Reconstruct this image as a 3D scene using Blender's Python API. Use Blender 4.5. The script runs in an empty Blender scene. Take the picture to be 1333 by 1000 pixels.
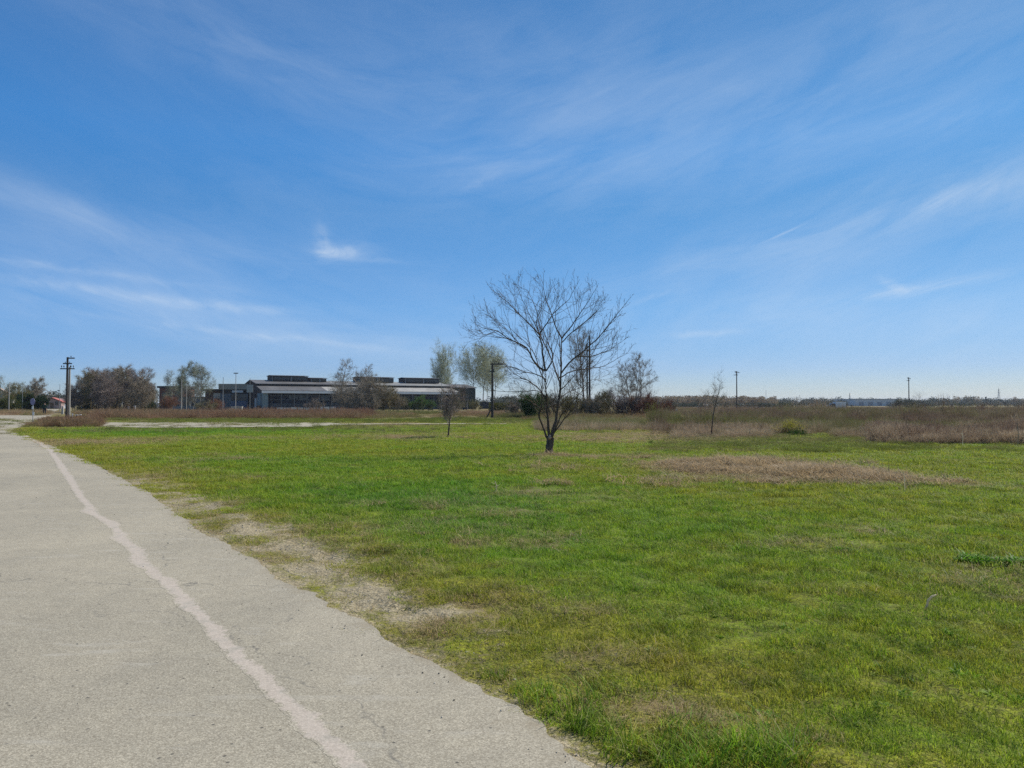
import bpy, math, random
import numpy as np
from mathutils import Vector, Matrix

SC = bpy.context.scene
COL = SC.collection
R = math.radians
F = 1010.0; CH = 1.6; PITCH = math.atan(26/1010.0)
SUN_AZ, SUN_EL = R(52), R(45)          # azimuth right of the view direction (+Y)

# ------------------------------------------------------------------ helpers
def ray(px, py):
    a = (px-666.5)/F; b = (500-py)/F
    c, s = math.cos(PITCH), math.sin(PITCH)
    return a, c-b*s, s+b*c
def G(px, py):
    x, y, z = ray(px, py); t = -CH/z
    return (x*t, y*t)
def X(px, d): return (px-666.5)/F*d/math.cos(PITCH)
def Z(py, d):
    x, y, z = ray(666.5, py); return CH+z*d/y

def _hash(ix, iy, seed):
    h = (ix.astype(np.int64)*374761393 + iy.astype(np.int64)*668265263 + seed*1274126177) & 0xffffffff
    h = ((h ^ (h >> 13))*1274126177) & 0xffffffff
    h = ((h ^ (h >> 16))*2246822519) & 0xffffffff
    return ((h ^ (h >> 15)) & 0xffffff)/float(0xffffff)
def vnoise(x, y, seed=0):
    ix = np.floor(x); iy = np.floor(y); fx = x-ix; fy = y-iy
    fx = fx*fx*(3-2*fx); fy = fy*fy*(3-2*fy)
    a = _hash(ix, iy, seed); b = _hash(ix+1, iy, seed); c = _hash(ix, iy+1, seed); d = _hash(ix+1, iy+1, seed)
    return (a*(1-fx)+b*fx)*(1-fy)+(c*(1-fx)+d*fx)*fy
def fbm(x, y, scale, seed=0, octv=4):
    x = np.asarray(x, float)/scale; y = np.asarray(y, float)/scale
    s = 0; a = 1; t = 0
    for o in range(octv):
        s = s+a*vnoise(x+o*17.3, y-o*9.1, seed+o*7); t += a; a *= .5; x = x*2.03; y = y*2.03
    return s/t
def sstep(a, b, x):
    t = np.clip((x-a)/(b-a), 0, 1); return t*t*(3-2*t)

def tag(o, label=None, cat=None, group=None, kind=None):
    if label: o['label'] = label
    if cat: o['category'] = cat
    if group: o['group'] = group
    if kind: o['kind'] = kind
    return o
def empty(name, loc, rz=0, label=None, cat=None, group=None):
    o = bpy.data.objects.new(name, None); COL.objects.link(o)
    o.location = loc; o.rotation_euler = (0, 0, rz); o.empty_display_size = .3
    return tag(o, label, cat, group)
def mesh_obj(name, V, Fc, mat, parent=None, smooth=False, link=True):
    me = bpy.data.meshes.new(name)
    me.from_pydata([tuple(v) for v in V] if not isinstance(V, np.ndarray) else V.tolist(), [], Fc if not isinstance(Fc, np.ndarray) else Fc.tolist())
    if smooth: me.shade_smooth()
    me.materials.append(mat)
    o = bpy.data.objects.new(name, me)
    if link: COL.objects.link(o)
    if parent: o.parent = parent
    return o
def np_mesh(name, V, Fa, mat, smooth=False):
    """V (n,3), Fa (m,k) all faces with k corners"""
    me = bpy.data.meshes.new(name)
    V = np.ascontiguousarray(V, np.float32); Fa = np.ascontiguousarray(Fa, np.int32)
    m, k = Fa.shape
    me.vertices.add(len(V)); me.vertices.foreach_set('co', V.ravel())
    me.loops.add(m*k); me.loops.foreach_set('vertex_index', Fa.ravel())
    me.polygons.add(m); me.polygons.foreach_set('loop_start', np.arange(0, m*k, k, dtype=np.int32))
    me.polygons.foreach_set('loop_total', np.full(m, k, np.int32))
    if smooth: me.polygons.foreach_set('use_smooth', np.ones(m, bool))
    me.update(calc_edges=True); me.validate()
    if mat: me.materials.append(mat)
    return me
def link(name, me, parent=None):
    o = bpy.data.objects.new(name, me); COL.objects.link(o)
    if parent: o.parent = parent
    return o
def copy_tree(o, parent=None):
    c = o.copy(); COL.objects.link(c); c.parent = parent
    for ch in list(o.children): copy_tree(ch, c)
    return c

class MB:
    def __init__(s): s.v = []; s.f = []
    def add(s, V, Fc):
        n = len(s.v); s.v += [tuple(map(float, p)) for p in V]; s.f += [tuple(i+n for i in f) for f in Fc]; return s
    def box(s, x0, x1, y0, y1, z0, z1):
        V = [(x0,y0,z0),(x1,y0,z0),(x1,y1,z0),(x0,y1,z0),(x0,y0,z1),(x1,y0,z1),(x1,y1,z1),(x0,y1,z1)]
        return s.add(V, [(3,2,1,0),(4,5,6,7),(0,1,5,4),(1,2,6,5),(2,3,7,6),(3,0,4,7)])
    def prism_x(s, prof, x0, x1):
        """profile of (y,z) swept along x"""
        n = len(prof)
        V = [(x0, p[0], p[1]) for p in prof]+[(x1, p[0], p[1]) for p in prof]
        return s.add(V, [tuple(range(n)), tuple(range(2*n-1, n-1, -1))]+[(i, i+n, (i+1) % n+n, (i+1) % n) for i in range(n)])
    def prism_y(s, prof, y0, y1):
        n = len(prof)
        V = [(p[0], y0, p[1]) for p in prof]+[(p[0], y1, p[1]) for p in prof]
        return s.add(V, [tuple(range(n)), tuple(range(2*n-1, n-1, -1))]+[(i, i+n, (i+1) % n+n, (i+1) % n) for i in range(n)])
    def tube(s, pts, rad, sides=6, cap=True):
        V, Fc = tube(np.array(pts, float), np.array(rad, float) if hasattr(rad, '__len__') else np.full(len(pts), float(rad)), sides)
        Fc = Fc.tolist()
        if cap: Fc.append(tuple(range(sides-1, -1, -1))); Fc.append(tuple(range(len(V)-sides, len(V))))
        return s.add(V, Fc)
    def cyl(s, c, r, z0, z1, sides=12): return s.tube([(c[0],c[1],z0),(c[0],c[1],z1)], r, sides)
    def build(s, name, mat, parent=None, bevel=0, smooth=False):
        o = mesh_obj(name, s.v, s.f, mat, parent, smooth)
        if bevel:
            m = o.modifiers.new('bev', 'BEVEL'); m.width = bevel; m.segments = 2; m.limit_method = 'ANGLE'
        return o

def tube(P, r, k):
    n = len(P)
    T = np.gradient(P, axis=0); T /= np.linalg.norm(T, axis=1)[:, None]+1e-9
    ref = np.array([0, 0, 1.0]) if abs(T[0][2]) < .9 else np.array([1.0, 0, 0])
    U = np.cross(T, ref); U /= np.linalg.norm(U, axis=1)[:, None]+1e-9
    W = np.cross(T, U)
    a = np.arange(k)*2*math.pi/k
    V = P[:, None]+r[:, None, None]*(np.cos(a)[None, :, None]*U[:, None]+np.sin(a)[None, :, None]*W[:, None])
    i = np.arange(n-1)[:, None]*k; j = np.arange(k)[None]; j2 = (j+1) % k
    Fa = np.stack([i+j, i+j2, i+k+j2, i+k+j], -1).reshape(-1, 4)
    return V.reshape(-1, 3), Fa
def tubes_mesh(name, lines, mat, kbig=7, thr=.03, smooth=True, tris=None):
    Vs = []; Fs = []; n = 0
    for P, r in lines:
        V, Fa = tube(P, r, kbig if r[0] > thr else (4 if r[0] > thr*.3 else 3))
        Vs.append(V); Fs.append(Fa+n); n += len(V)
    V = np.concatenate(Vs) if Vs else np.zeros((0, 3)); Fa = np.concatenate(Fs) if Fs else np.zeros((0, 4), int)
    if tris is not None:      # thin quads (n,4,3) appended
        q = tris.reshape(-1, 3); Fq = np.arange(len(q)).reshape(-1, 4)+len(V)
        V = np.concatenate([V, q]); Fa = np.concatenate([Fa, Fq])
    return np_mesh(name, V, Fa, mat, smooth)

# ------------------------------------------------------------------ materials
def new_mat(name):
    m = bpy.data.materials.new(name); m.use_nodes = True; nt = m.node_tree; nt.nodes.clear()
    out = nt.nodes.new('ShaderNodeOutputMaterial')
    return m, nt, out
def N(nt, t, **kw):
    n = nt.nodes.new(t)
    for k, v in kw.items():
        if k.startswith('i_'):
            key = k[2:]; key = int(key) if key.isdigit() else key.replace('_', ' ')
            n.inputs[key].default_value = v
        else: setattr(n, k, v)
    return n
def ramp(nt, stops, src, interp='LINEAR'):
    n = nt.nodes.new('ShaderNodeValToRGB'); cr = n.color_ramp; cr.interpolation = interp
    while len(cr.elements) < len(stops): cr.elements.new(.5)
    for e, (p, c) in zip(cr.elements, stops):
        e.position = p; e.color = (c[0], c[1], c[2], 1) if hasattr(c, '__len__') else (c, c, c, 1)
    nt.links.new(src, n.inputs[0]); return n.outputs[0]
def mixc(nt, fac, a, b, mode='MIX'):
    n = nt.nodes.new('ShaderNodeMix'); n.data_type = 'RGBA'; n.blend_type = mode
    for s, v in ((n.inputs[0], fac), (n.inputs[6], a), (n.inputs[7], b)):
        if isinstance(v, bpy.types.NodeSocket): nt.links.new(v, s)
        elif hasattr(v, '__len__'): s.default_value = (v[0], v[1], v[2], 1)
        else: s.default_value = v
    return n.outputs[2]
def mth(nt, op, a, b=None, c=None, clamp=False):
    n = nt.nodes.new('ShaderNodeMath'); n.operation = op; n.use_clamp = clamp
    for i, v in enumerate((a, b, c)):
        if v is None: continue
        if isinstance(v, bpy.types.NodeSocket): nt.links.new(v, n.inputs[i])
        else: n.inputs[i].default_value = v
    return n.outputs[0]
def noise(nt, vec, scale, detail=4, rough=.55, dist=0.0):
    n = N(nt, 'ShaderNodeTexNoise', i_Scale=scale, i_Detail=detail, i_Roughness=rough, i_Distortion=dist)
    nt.links.new(vec, n.inputs['Vector']); return n.outputs['Fac']
def principled(nt, out, col, rough=.8, metal=0, bump=None, bstr=.3, bdist=.01, spec=.3):
    b = N(nt, 'ShaderNodeBsdfPrincipled')
    b.inputs['Roughness'].default_value = rough if not isinstance(rough, bpy.types.NodeSocket) else .5
    if isinstance(rough, bpy.types.NodeSocket): nt.links.new(rough, b.inputs['Roughness'])
    b.inputs['Metallic'].default_value = metal
    b.inputs['Specular IOR Level'].default_value = spec
    if isinstance(col, bpy.types.NodeSocket): nt.links.new(col, b.inputs['Base Color'])
    else: b.inputs['Base Color'].default_value = (*col, 1)
    if bump is not None:
        bp = N(nt, 'ShaderNodeBump', i_Strength=bstr, i_Distance=bdist); nt.links.new(bump, bp.inputs['Height']); nt.links.new(bp.outputs[0], b.inputs['Normal'])
    nt.links.new(b.outputs[0], out.inputs[0]); return b
def simple(name, col, var=.18, scale=3.0, rough=.8, metal=0, streak=False, spec=.3):
    """painted / weathered surface: colour with blotches, vertical streaks and fine grain"""
    m, nt, out = new_mat(name)
    tc = N(nt, 'ShaderNodeTexCoord'); v = tc.outputs['Object']
    if streak:
        mp = N(nt, 'ShaderNodeMapping'); mp.inputs['Scale'].default_value = (1, 1, .15); nt.links.new(v, mp.inputs[0]); v2 = mp.outputs[0]
    else: v2 = v
    f = noise(nt, v2, scale, 5, .65); g = noise(nt, v, scale*14, 3)
    f2 = mth(nt, 'ADD', mth(nt, 'MULTIPLY', f, .7), mth(nt, 'MULTIPLY', g, .3))
    dk = tuple(max(0, c*(1-2.2*var)) for c in col); lt = tuple(min(.95, c*(1+1.6*var)) for c in col)
    c = ramp(nt, [(.3, dk), (.7, lt)], f2)
    principled(nt, out, c, rough, metal, g, .15, .01, spec); return m
def foliage(name, ca, cb, trans=.35, scale=.6):
    m, nt, out = new_mat(name)
    tc = N(nt, 'ShaderNodeTexCoord'); oi = N(nt, 'ShaderNodeObjectInfo')
    f = noise(nt, tc.outputs['Object'], scale, 4, .7)
    f = mth(nt, 'ADD', f, mth(nt, 'MULTIPLY', mth(nt, 'SUBTRACT', oi.outputs['Random'], .5), .25))
    c = ramp(nt, [(.32, ca), (.68, cb)], f)
    d = N(nt, 'ShaderNodeBsdfDiffuse'); t = N(nt, 'ShaderNodeBsdfTranslucent'); mx = N(nt, 'ShaderNodeMixShader', i_0=trans)
    nt.links.new(c, d.inputs[0]); nt.links.new(c, t.inputs[0]); nt.links.new(d.outputs[0], mx.inputs[1]); nt.links.new(t.outputs[0], mx.inputs[2])
    nt.links.new(mx.outputs[0], out.inputs[0]); return m
def bark(name, ca, cb, scale=4.0):
    m, nt, out = new_mat(name)
    tc = N(nt, 'ShaderNodeTexCoord'); mp = N(nt, 'ShaderNodeMapping'); mp.inputs['Scale'].default_value = (1, 1, .25)
    nt.links.new(tc.outputs['Object'], mp.inputs[0])
    f = noise(nt, mp.outputs[0], scale*3, 5, .7)
    c = ramp(nt, [(.35, ca), (.68, cb)], f)
    principled(nt, out, c, .9, 0, f, .5, .02, .15); return m

def zone_colour(nt, zone, pos, blade=None):
    """turf colour from the zone attribute (R dry, G bare, B lush) with fine mottling"""
    sp = N(nt, 'ShaderNodeSeparateColor'); nt.links.new(zone, sp.inputs[0])
    n1 = noise(nt, pos, 1.3, 5, .65); n2 = noise(nt, pos, 9.0, 4, .65)
    lush = mth(nt, 'ADD', sp.outputs[2], mth(nt, 'MULTIPLY', mth(nt, 'SUBTRACT', n1, .5), .9), clamp=True)
    lush = mth(nt, 'ADD', lush, mth(nt, 'MULTIPLY', mth(nt, 'SUBTRACT', n2, .5), .7), clamp=True)
    g = ramp(nt, [(0, C_OLIVE), (.45, C_MID), (1, C_LUSH)], lush)
    dry = sp.outputs[0]
    dry = mth(nt, 'ADD', dry, mth(nt, 'MULTIPLY', mth(nt, 'SUBTRACT', n2, .5), .8), clamp=True)
    nd = noise(nt, pos, 2.1, 5, .7); dry = mth(nt, 'ADD', dry, mth(nt, 'MULTIPLY', mth(nt, 'MAXIMUM', mth(nt, 'SUBTRACT', nd, .56), 0), 2.6), clamp=True)
    if blade is not None: dry = mth(nt, 'ADD', dry, mth(nt, 'MULTIPLY', mth(nt, 'SUBTRACT', blade, .55), .75), clamp=True)
    dry = ramp(nt, [(.3, 0), (.8, 1)], dry)
    n4 = noise(nt, pos, 3.6, 5, .7); n3 = noise(nt, pos, 30.0, 3, .6)
    g = mixc(nt, 1.0, g, ramp(nt, [(.34, (.56, .62, .60)), (.5, (1, 1, 1)), (.68, (1.32, 1.27, 1.2))], n4), 'MULTIPLY')
    straw = ramp(nt, [(.3, C_STRAWD), (.7, C_STRAW)], n3)
    return mixc(nt, dry, g, straw), sp, n1, n2, n3
C_OLIVE = (.330, .335, .036); C_MID = (.248, .358, .027); C_LUSH = (.124, .292, .018)
C_STRAW = (.60, .46, .27); C_STRAWD = (.22, .155, .08)

def make_ground_mat():
    m, nt, out = new_mat('turf_ground')
    at = N(nt, 'ShaderNodeAttribute', attribute_name='zone'); ge = N(nt, 'ShaderNodeNewGeometry'); pos = ge.outputs['Position']
    c, sp, n1, n2, n3 = zone_colour(nt, at.outputs['Color'], pos)
    c = mixc(nt, ramp(nt, [(.38, 0), (.6, .7)], n3), c, (.10, .085, .04))
    c = mixc(nt, 1.0, c, (.74, .72, .74), 'MULTIPLY')
    fine = noise(nt, pos, 70, 3, .7)
    peb = N(nt, 'ShaderNodeTexVoronoi', i_Scale=90.0); nt.links.new(pos, peb.inputs['Vector'])
    gr = ramp(nt, [(.25, (.19, .155, .09)), (.5, (.325, .275, .175)), (.75, (.46, .41, .29))], mth(nt, 'ADD', mth(nt, 'MULTIPLY', fine, .6), mth(nt, 'MULTIPLY', n2, .4)))
    ps = N(nt, 'ShaderNodeSeparateColor'); nt.links.new(peb.outputs['Color'], ps.inputs[0])
    gr = mixc(nt, 1.0, gr, ramp(nt, [(0, (.62, .60, .57)), (.6, (1, 1, 1)), (1, (1.35, 1.33, 1.3))], ps.outputs[0]), 'MULTIPLY')
    bare = mth(nt, 'ADD', sp.outputs[1], mth(nt, 'MULTIPLY', mth(nt, 'SUBTRACT', mth(nt, 'ADD', mth(nt, 'MULTIPLY', n2, .5), mth(nt, 'MULTIPLY', n3, .5)), .5), 1.3), clamp=True)
    c = mixc(nt, ramp(nt, [(.22, 0), (.7, 1)], bare), c, gr)
    h = mth(nt, 'ADD', mth(nt, 'MULTIPLY', n2, 1.0), mth(nt, 'MULTIPLY', n3, .5))
    principled(nt, out, c, .95, 0, h, .8, .05, .1); return m
def make_grass_mat():
    m, nt, out = new_mat('grass_blades')
    at = N(nt, 'ShaderNodeAttribute', attribute_name='zone', attribute_type='INSTANCER'); ge = N(nt, 'ShaderNodeNewGeometry')
    bl = N(nt, 'ShaderNodeAttribute', attribute_name='blade')
    c, sp, n1, n2, n3 = zone_colour(nt, at.outputs['Color'], ge.outputs['Position'], bl.outputs['Fac'])
    sh = N(nt, 'ShaderNodeSeparateColor'); nt.links.new(bl.outputs['Color'], sh.inputs[0])
    k = ramp(nt, [(0, (.55, .58, .55)), (1, (1.45, 1.42, 1.4))], sh.outputs[1])
    c = mixc(nt, 1.0, c, k, 'MULTIPLY')
    d = N(nt, 'ShaderNodeBsdfPrincipled'); d.inputs['Roughness'].default_value = .6; d.inputs['Specular IOR Level'].default_value = .2
    t = N(nt, 'ShaderNodeBsdfTranslucent'); mx = N(nt, 'ShaderNodeMixShader', i_0=.42)
    nt.links.new(c, d.inputs[0]); nt.links.new(c, t.inputs[0]); nt.links.new(d.outputs[0], mx.inputs[1]); nt.links.new(t.outputs[0], mx.inputs[2])
    nt.links.new(mx.outputs[0], out.inputs[0]); return m
def asphalt_colour(nt, pos):
    big = noise(nt, pos, .35, 5, .6, .5); mid = noise(nt, pos, 5, 5, .7); fine = noise(nt, pos, 210, 2, .8)
    v = N(nt, 'ShaderNodeTexVoronoi', i_Scale=150.0, i_Randomness=1.0); nt.links.new(pos, v.inputs['Vector'])
    s = N(nt, 'ShaderNodeSeparateColor'); nt.links.new(v.outputs['Color'], s.inputs[0])
    grit = mth(nt, 'ADD', mth(nt, 'MULTIPLY', s.outputs[0], .55), mth(nt, 'MULTIPLY', fine, .45))
    c = ramp(nt, [(.12, (.20, .172, .126)), (.42, (.318, .282, .210)), (.62, (.37, .335, .254)), (.9, (.57, .505, .385))], grit)
    c = mixc(nt, 1.0, c, ramp(nt, [(.3, (.84, .845, .85)), (.7, (1.12, 1.11, 1.09))], big), 'MULTIPLY')
    c = mixc(nt, 1.0, c, ramp(nt, [(.35, (.93, .93, .93)), (.7, (1.05, 1.05, 1.04))], mid), 'MULTIPLY')
    # scattered dark flecks and thin cracks
    v2 = N(nt, 'ShaderNodeTexVoronoi', i_Scale=9.0); nt.links.new(pos, v2.inputs['Vector'])
    c = mixc(nt, ramp(nt, [(.05, .85), (.10, 0)], v2.outputs['Distance']), c, (.07, .065, .055))
    wp = N(nt, 'ShaderNodeTexNoise', i_Scale=1.7, i_Detail=4.0); nt.links.new(pos, wp.inputs['Vector'])
    off = N(nt, 'ShaderNodeVectorMath', operation='ADD'); nt.links.new(pos, off.inputs[0]); nt.links.new(wp.outputs['Color'], off.inputs[1])
    v3 = N(nt, 'ShaderNodeTexVoronoi', feature='DISTANCE_TO_EDGE', i_Scale=.22); nt.links.new(off.outputs[0], v3.inputs['Vector'])
    crk = ramp(nt, [(0, .7), (.004, 0)], v3.outputs['Distance'])
    c = mixc(nt, mth(nt, 'MULTIPLY', crk, ramp(nt, [(.45, 0), (.6, 1)], mid)), c, (.10, .095, .085))
    # dusty pale smears
    mp = N(nt, 'ShaderNodeMapping'); mp.inputs['Scale'].default_value = (1.5, 6, 1); mp.inputs['Rotation'].default_value = (0, 0, R(8)); nt.links.new(pos, mp.inputs[0])
    sm = noise(nt, mp.outputs[0], .9, 4, .6)
    c = mixc(nt, ramp(nt, [(.58, 0), (.72, .5)], sm), c, (.43, .40, .33))
    return c, grit
def make_asphalt():
    m, nt, out = new_mat('old_asphalt')
    ge = N(nt, 'ShaderNodeNewGeometry'); pos = ge.outputs['Position']; c, grit = asphalt_colour(nt, pos)
    ac = N(nt, 'ShaderNodeAttribute', attribute_name='across'); ed = mth(nt, 'MULTIPLY', ac.outputs['Fac'], ROADW)
    nz = noise(nt, pos, 4, 6, .7); dirt = mth(nt, 'ADD', mth(nt, 'MULTIPLY_ADD', ed, -2.2, .42), mth(nt, 'MULTIPLY', mth(nt, 'SUBTRACT', nz, .5), 2.4))
    c = mixc(nt, ramp(nt, [(.25, 0), (.75, .8)], dirt), c, mixc(nt, noise(nt, pos, 90, 3, .7), (.17, .135, .085), (.40, .35, .25)))
    principled(nt, out, c, .9, 0, grit, .45, .006, .25); return m
def make_line_mat():
    m, nt, out = new_mat('worn_pale_paint')
    ge = N(nt, 'ShaderNodeNewGeometry'); pos = ge.outputs['Position']
    f = noise(nt, pos, 45, 4, .75); g = noise(nt, pos, 6, 4, .6)
    c = ramp(nt, [(.28, (.27, .235, .185)), (.42, (.42, .36, .29)), (.72, (.54, .465, .385))], mth(nt, 'ADD', mth(nt, 'MULTIPLY', f, .6), mth(nt, 'MULTIPLY', g, .4)))
    c = mixc(nt, ramp(nt, [(.52, 0), (.66, .75)], g), c, (.32, .292, .235))
    ac = N(nt, 'ShaderNodeAttribute', attribute_name='across'); a, grit = asphalt_colour(nt, pos)
    ed = mth(nt, 'SUBTRACT', 1, mth(nt, 'ABSOLUTE', mth(nt, 'MULTIPLY_ADD', ac.outputs['Fac'], 2, -1)))
    n5 = noise(nt, pos, 16, 6, .75); k = mth(nt, 'ADD', mth(nt, 'MULTIPLY', ed, .9), mth(nt, 'MULTIPLY', mth(nt, 'SUBTRACT', n5, .5), 2.6))
    c = mixc(nt, ramp(nt, [(.12, 0), (.42, .92)], k), a, c); c = mixc(nt, .3, c, mixc(nt, 1.0, c, ramp(nt, [(.2, (.55, .55, .55)), (.8, (1.5, 1.5, 1.5))], grit), 'MULTIPLY'))
    principled(nt, out, c, .85, 0, f, .4, .004, .25); return m

ROADW = 7.4
M = {}
M['ground'] = make_ground_mat(); M['grass'] = make_grass_mat(); M['asphalt'] = make_asphalt(); M['line'] = make_line_mat()
M['dirt'] = simple('pale_gravel', (.36, .32, .235), .10, .8, .95)
M['bark_dark'] = bark('bark_dark', (.06, .042, .032), (.20, .145, .11))
M['bark_tan'] = bark('bark_cut', (.35, .22, .15), (.55, .38, .28))
M['bark_grey'] = bark('bark_grey', (.075, .062, .05), (.20, .17, .135))
M['bark_pale'] = bark('bark_pale', (.22, .21, .18), (.52, .50, .44))
M['twig_brown'] = bark('twig_brown', (.20, .17, .125), (.41, .345, .26), 1)
M['twig_olive'] = bark('twig_olive', (.17, .14, .075), (.32, .27, .15), 1)
M['twig_red'] = bark('twig_red', (.15, .065, .045), (.30, .15, .10), 1)
M['twig_purple'] = bark('twig_purple', (.20, .16, .14), (.38, .315, .27), 1)
M['twig_grey'] = bark('twig_grey', (.16, .15, .12), (.33, .31, .25), 1)
M['twig_green'] = bark('twig_green', (.26, .27, .18), (.44, .45, .32), 1)
M['leaf_pale'] = foliage('leaf_pale', (.38, .41, .24), (.55, .57, .37), .5)
M['leaf_yellow'] = foliage('leaf_yellow', (.34, .33, .05), (.55, .45, .05), .4)
M['leaf_willow'] = foliage('leaf_willow', (.24, .28, .17), (.40, .44, .28), .5)
M['leaf_green'] = foliage('leaf_green', (.035, .085, .02), (.075, .15, .03))
M['leaf_dark'] = foliage('leaf_dark', (.016, .032, .014), (.04, .065, .025))
M['leaf_olive'] = foliage('leaf_olive', (.10, .105, .03), (.19, .18, .05))
M['leaf_brown'] = foliage('leaf_brown', (.16, .085, .045), (.30, .17, .09))
M['leaf_far'] = foliage('leaf_far', (.075, .09, .065), (.16, .165, .12), .2, .05)
M['leaf_far_brown'] = foliage('leaf_far_brown', (.28, .21, .14), (.46, .39, .27), .2, .05)
M['concrete'] = simple('concrete', (.42, .40, .36), .12, 2, .9)
M['pole_wood'] = bark('pole_wood', (.055, .045, .04), (.13, .11, .095), 2)
M['metal_grey'] = simple('galvanised', (.36, .37, .37), .1, 4, .5, .4)
M['metal_dark'] = simple('dark_metal', (.06, .065, .075), .15, 4, .5, .3)
M['white'] = simple('white_paint', (.74, .74, .72), .06, 1.5, .6)
M['glass'] = simple('dark_glass', (.030, .038, .050), .3, .5, .15, 0, spec=.6)

HAZE = .00012
# ------------------------------------------------------------------ camera, light, sky
cam = bpy.data.cameras.new('camera'); co = bpy.data.objects.new('camera', cam); COL.objects.link(co)
cam.sensor_width = 36; cam.lens = 36*F/1333; cam.clip_start = .05; cam.clip_end = 20000
co.location = (0, 0, CH); co.rotation_euler = (math.pi/2+PITCH, 0, 0); SC.camera = co
sl = bpy.data.lights.new('sun', 'SUN'); sl.energy = 4.2; sl.angle = R(.53); sl.color = (1, .955, .89)
so = bpy.data.objects.new('sun', sl); COL.objects.link(so); so.location = (60, 50, 80)
sd = Vector((math.sin(SUN_AZ)*math.cos(SUN_EL), math.cos(SUN_AZ)*math.cos(SUN_EL), math.sin(SUN_EL)))
so.rotation_euler = sd.to_track_quat('Z', 'Y').to_euler()

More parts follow.
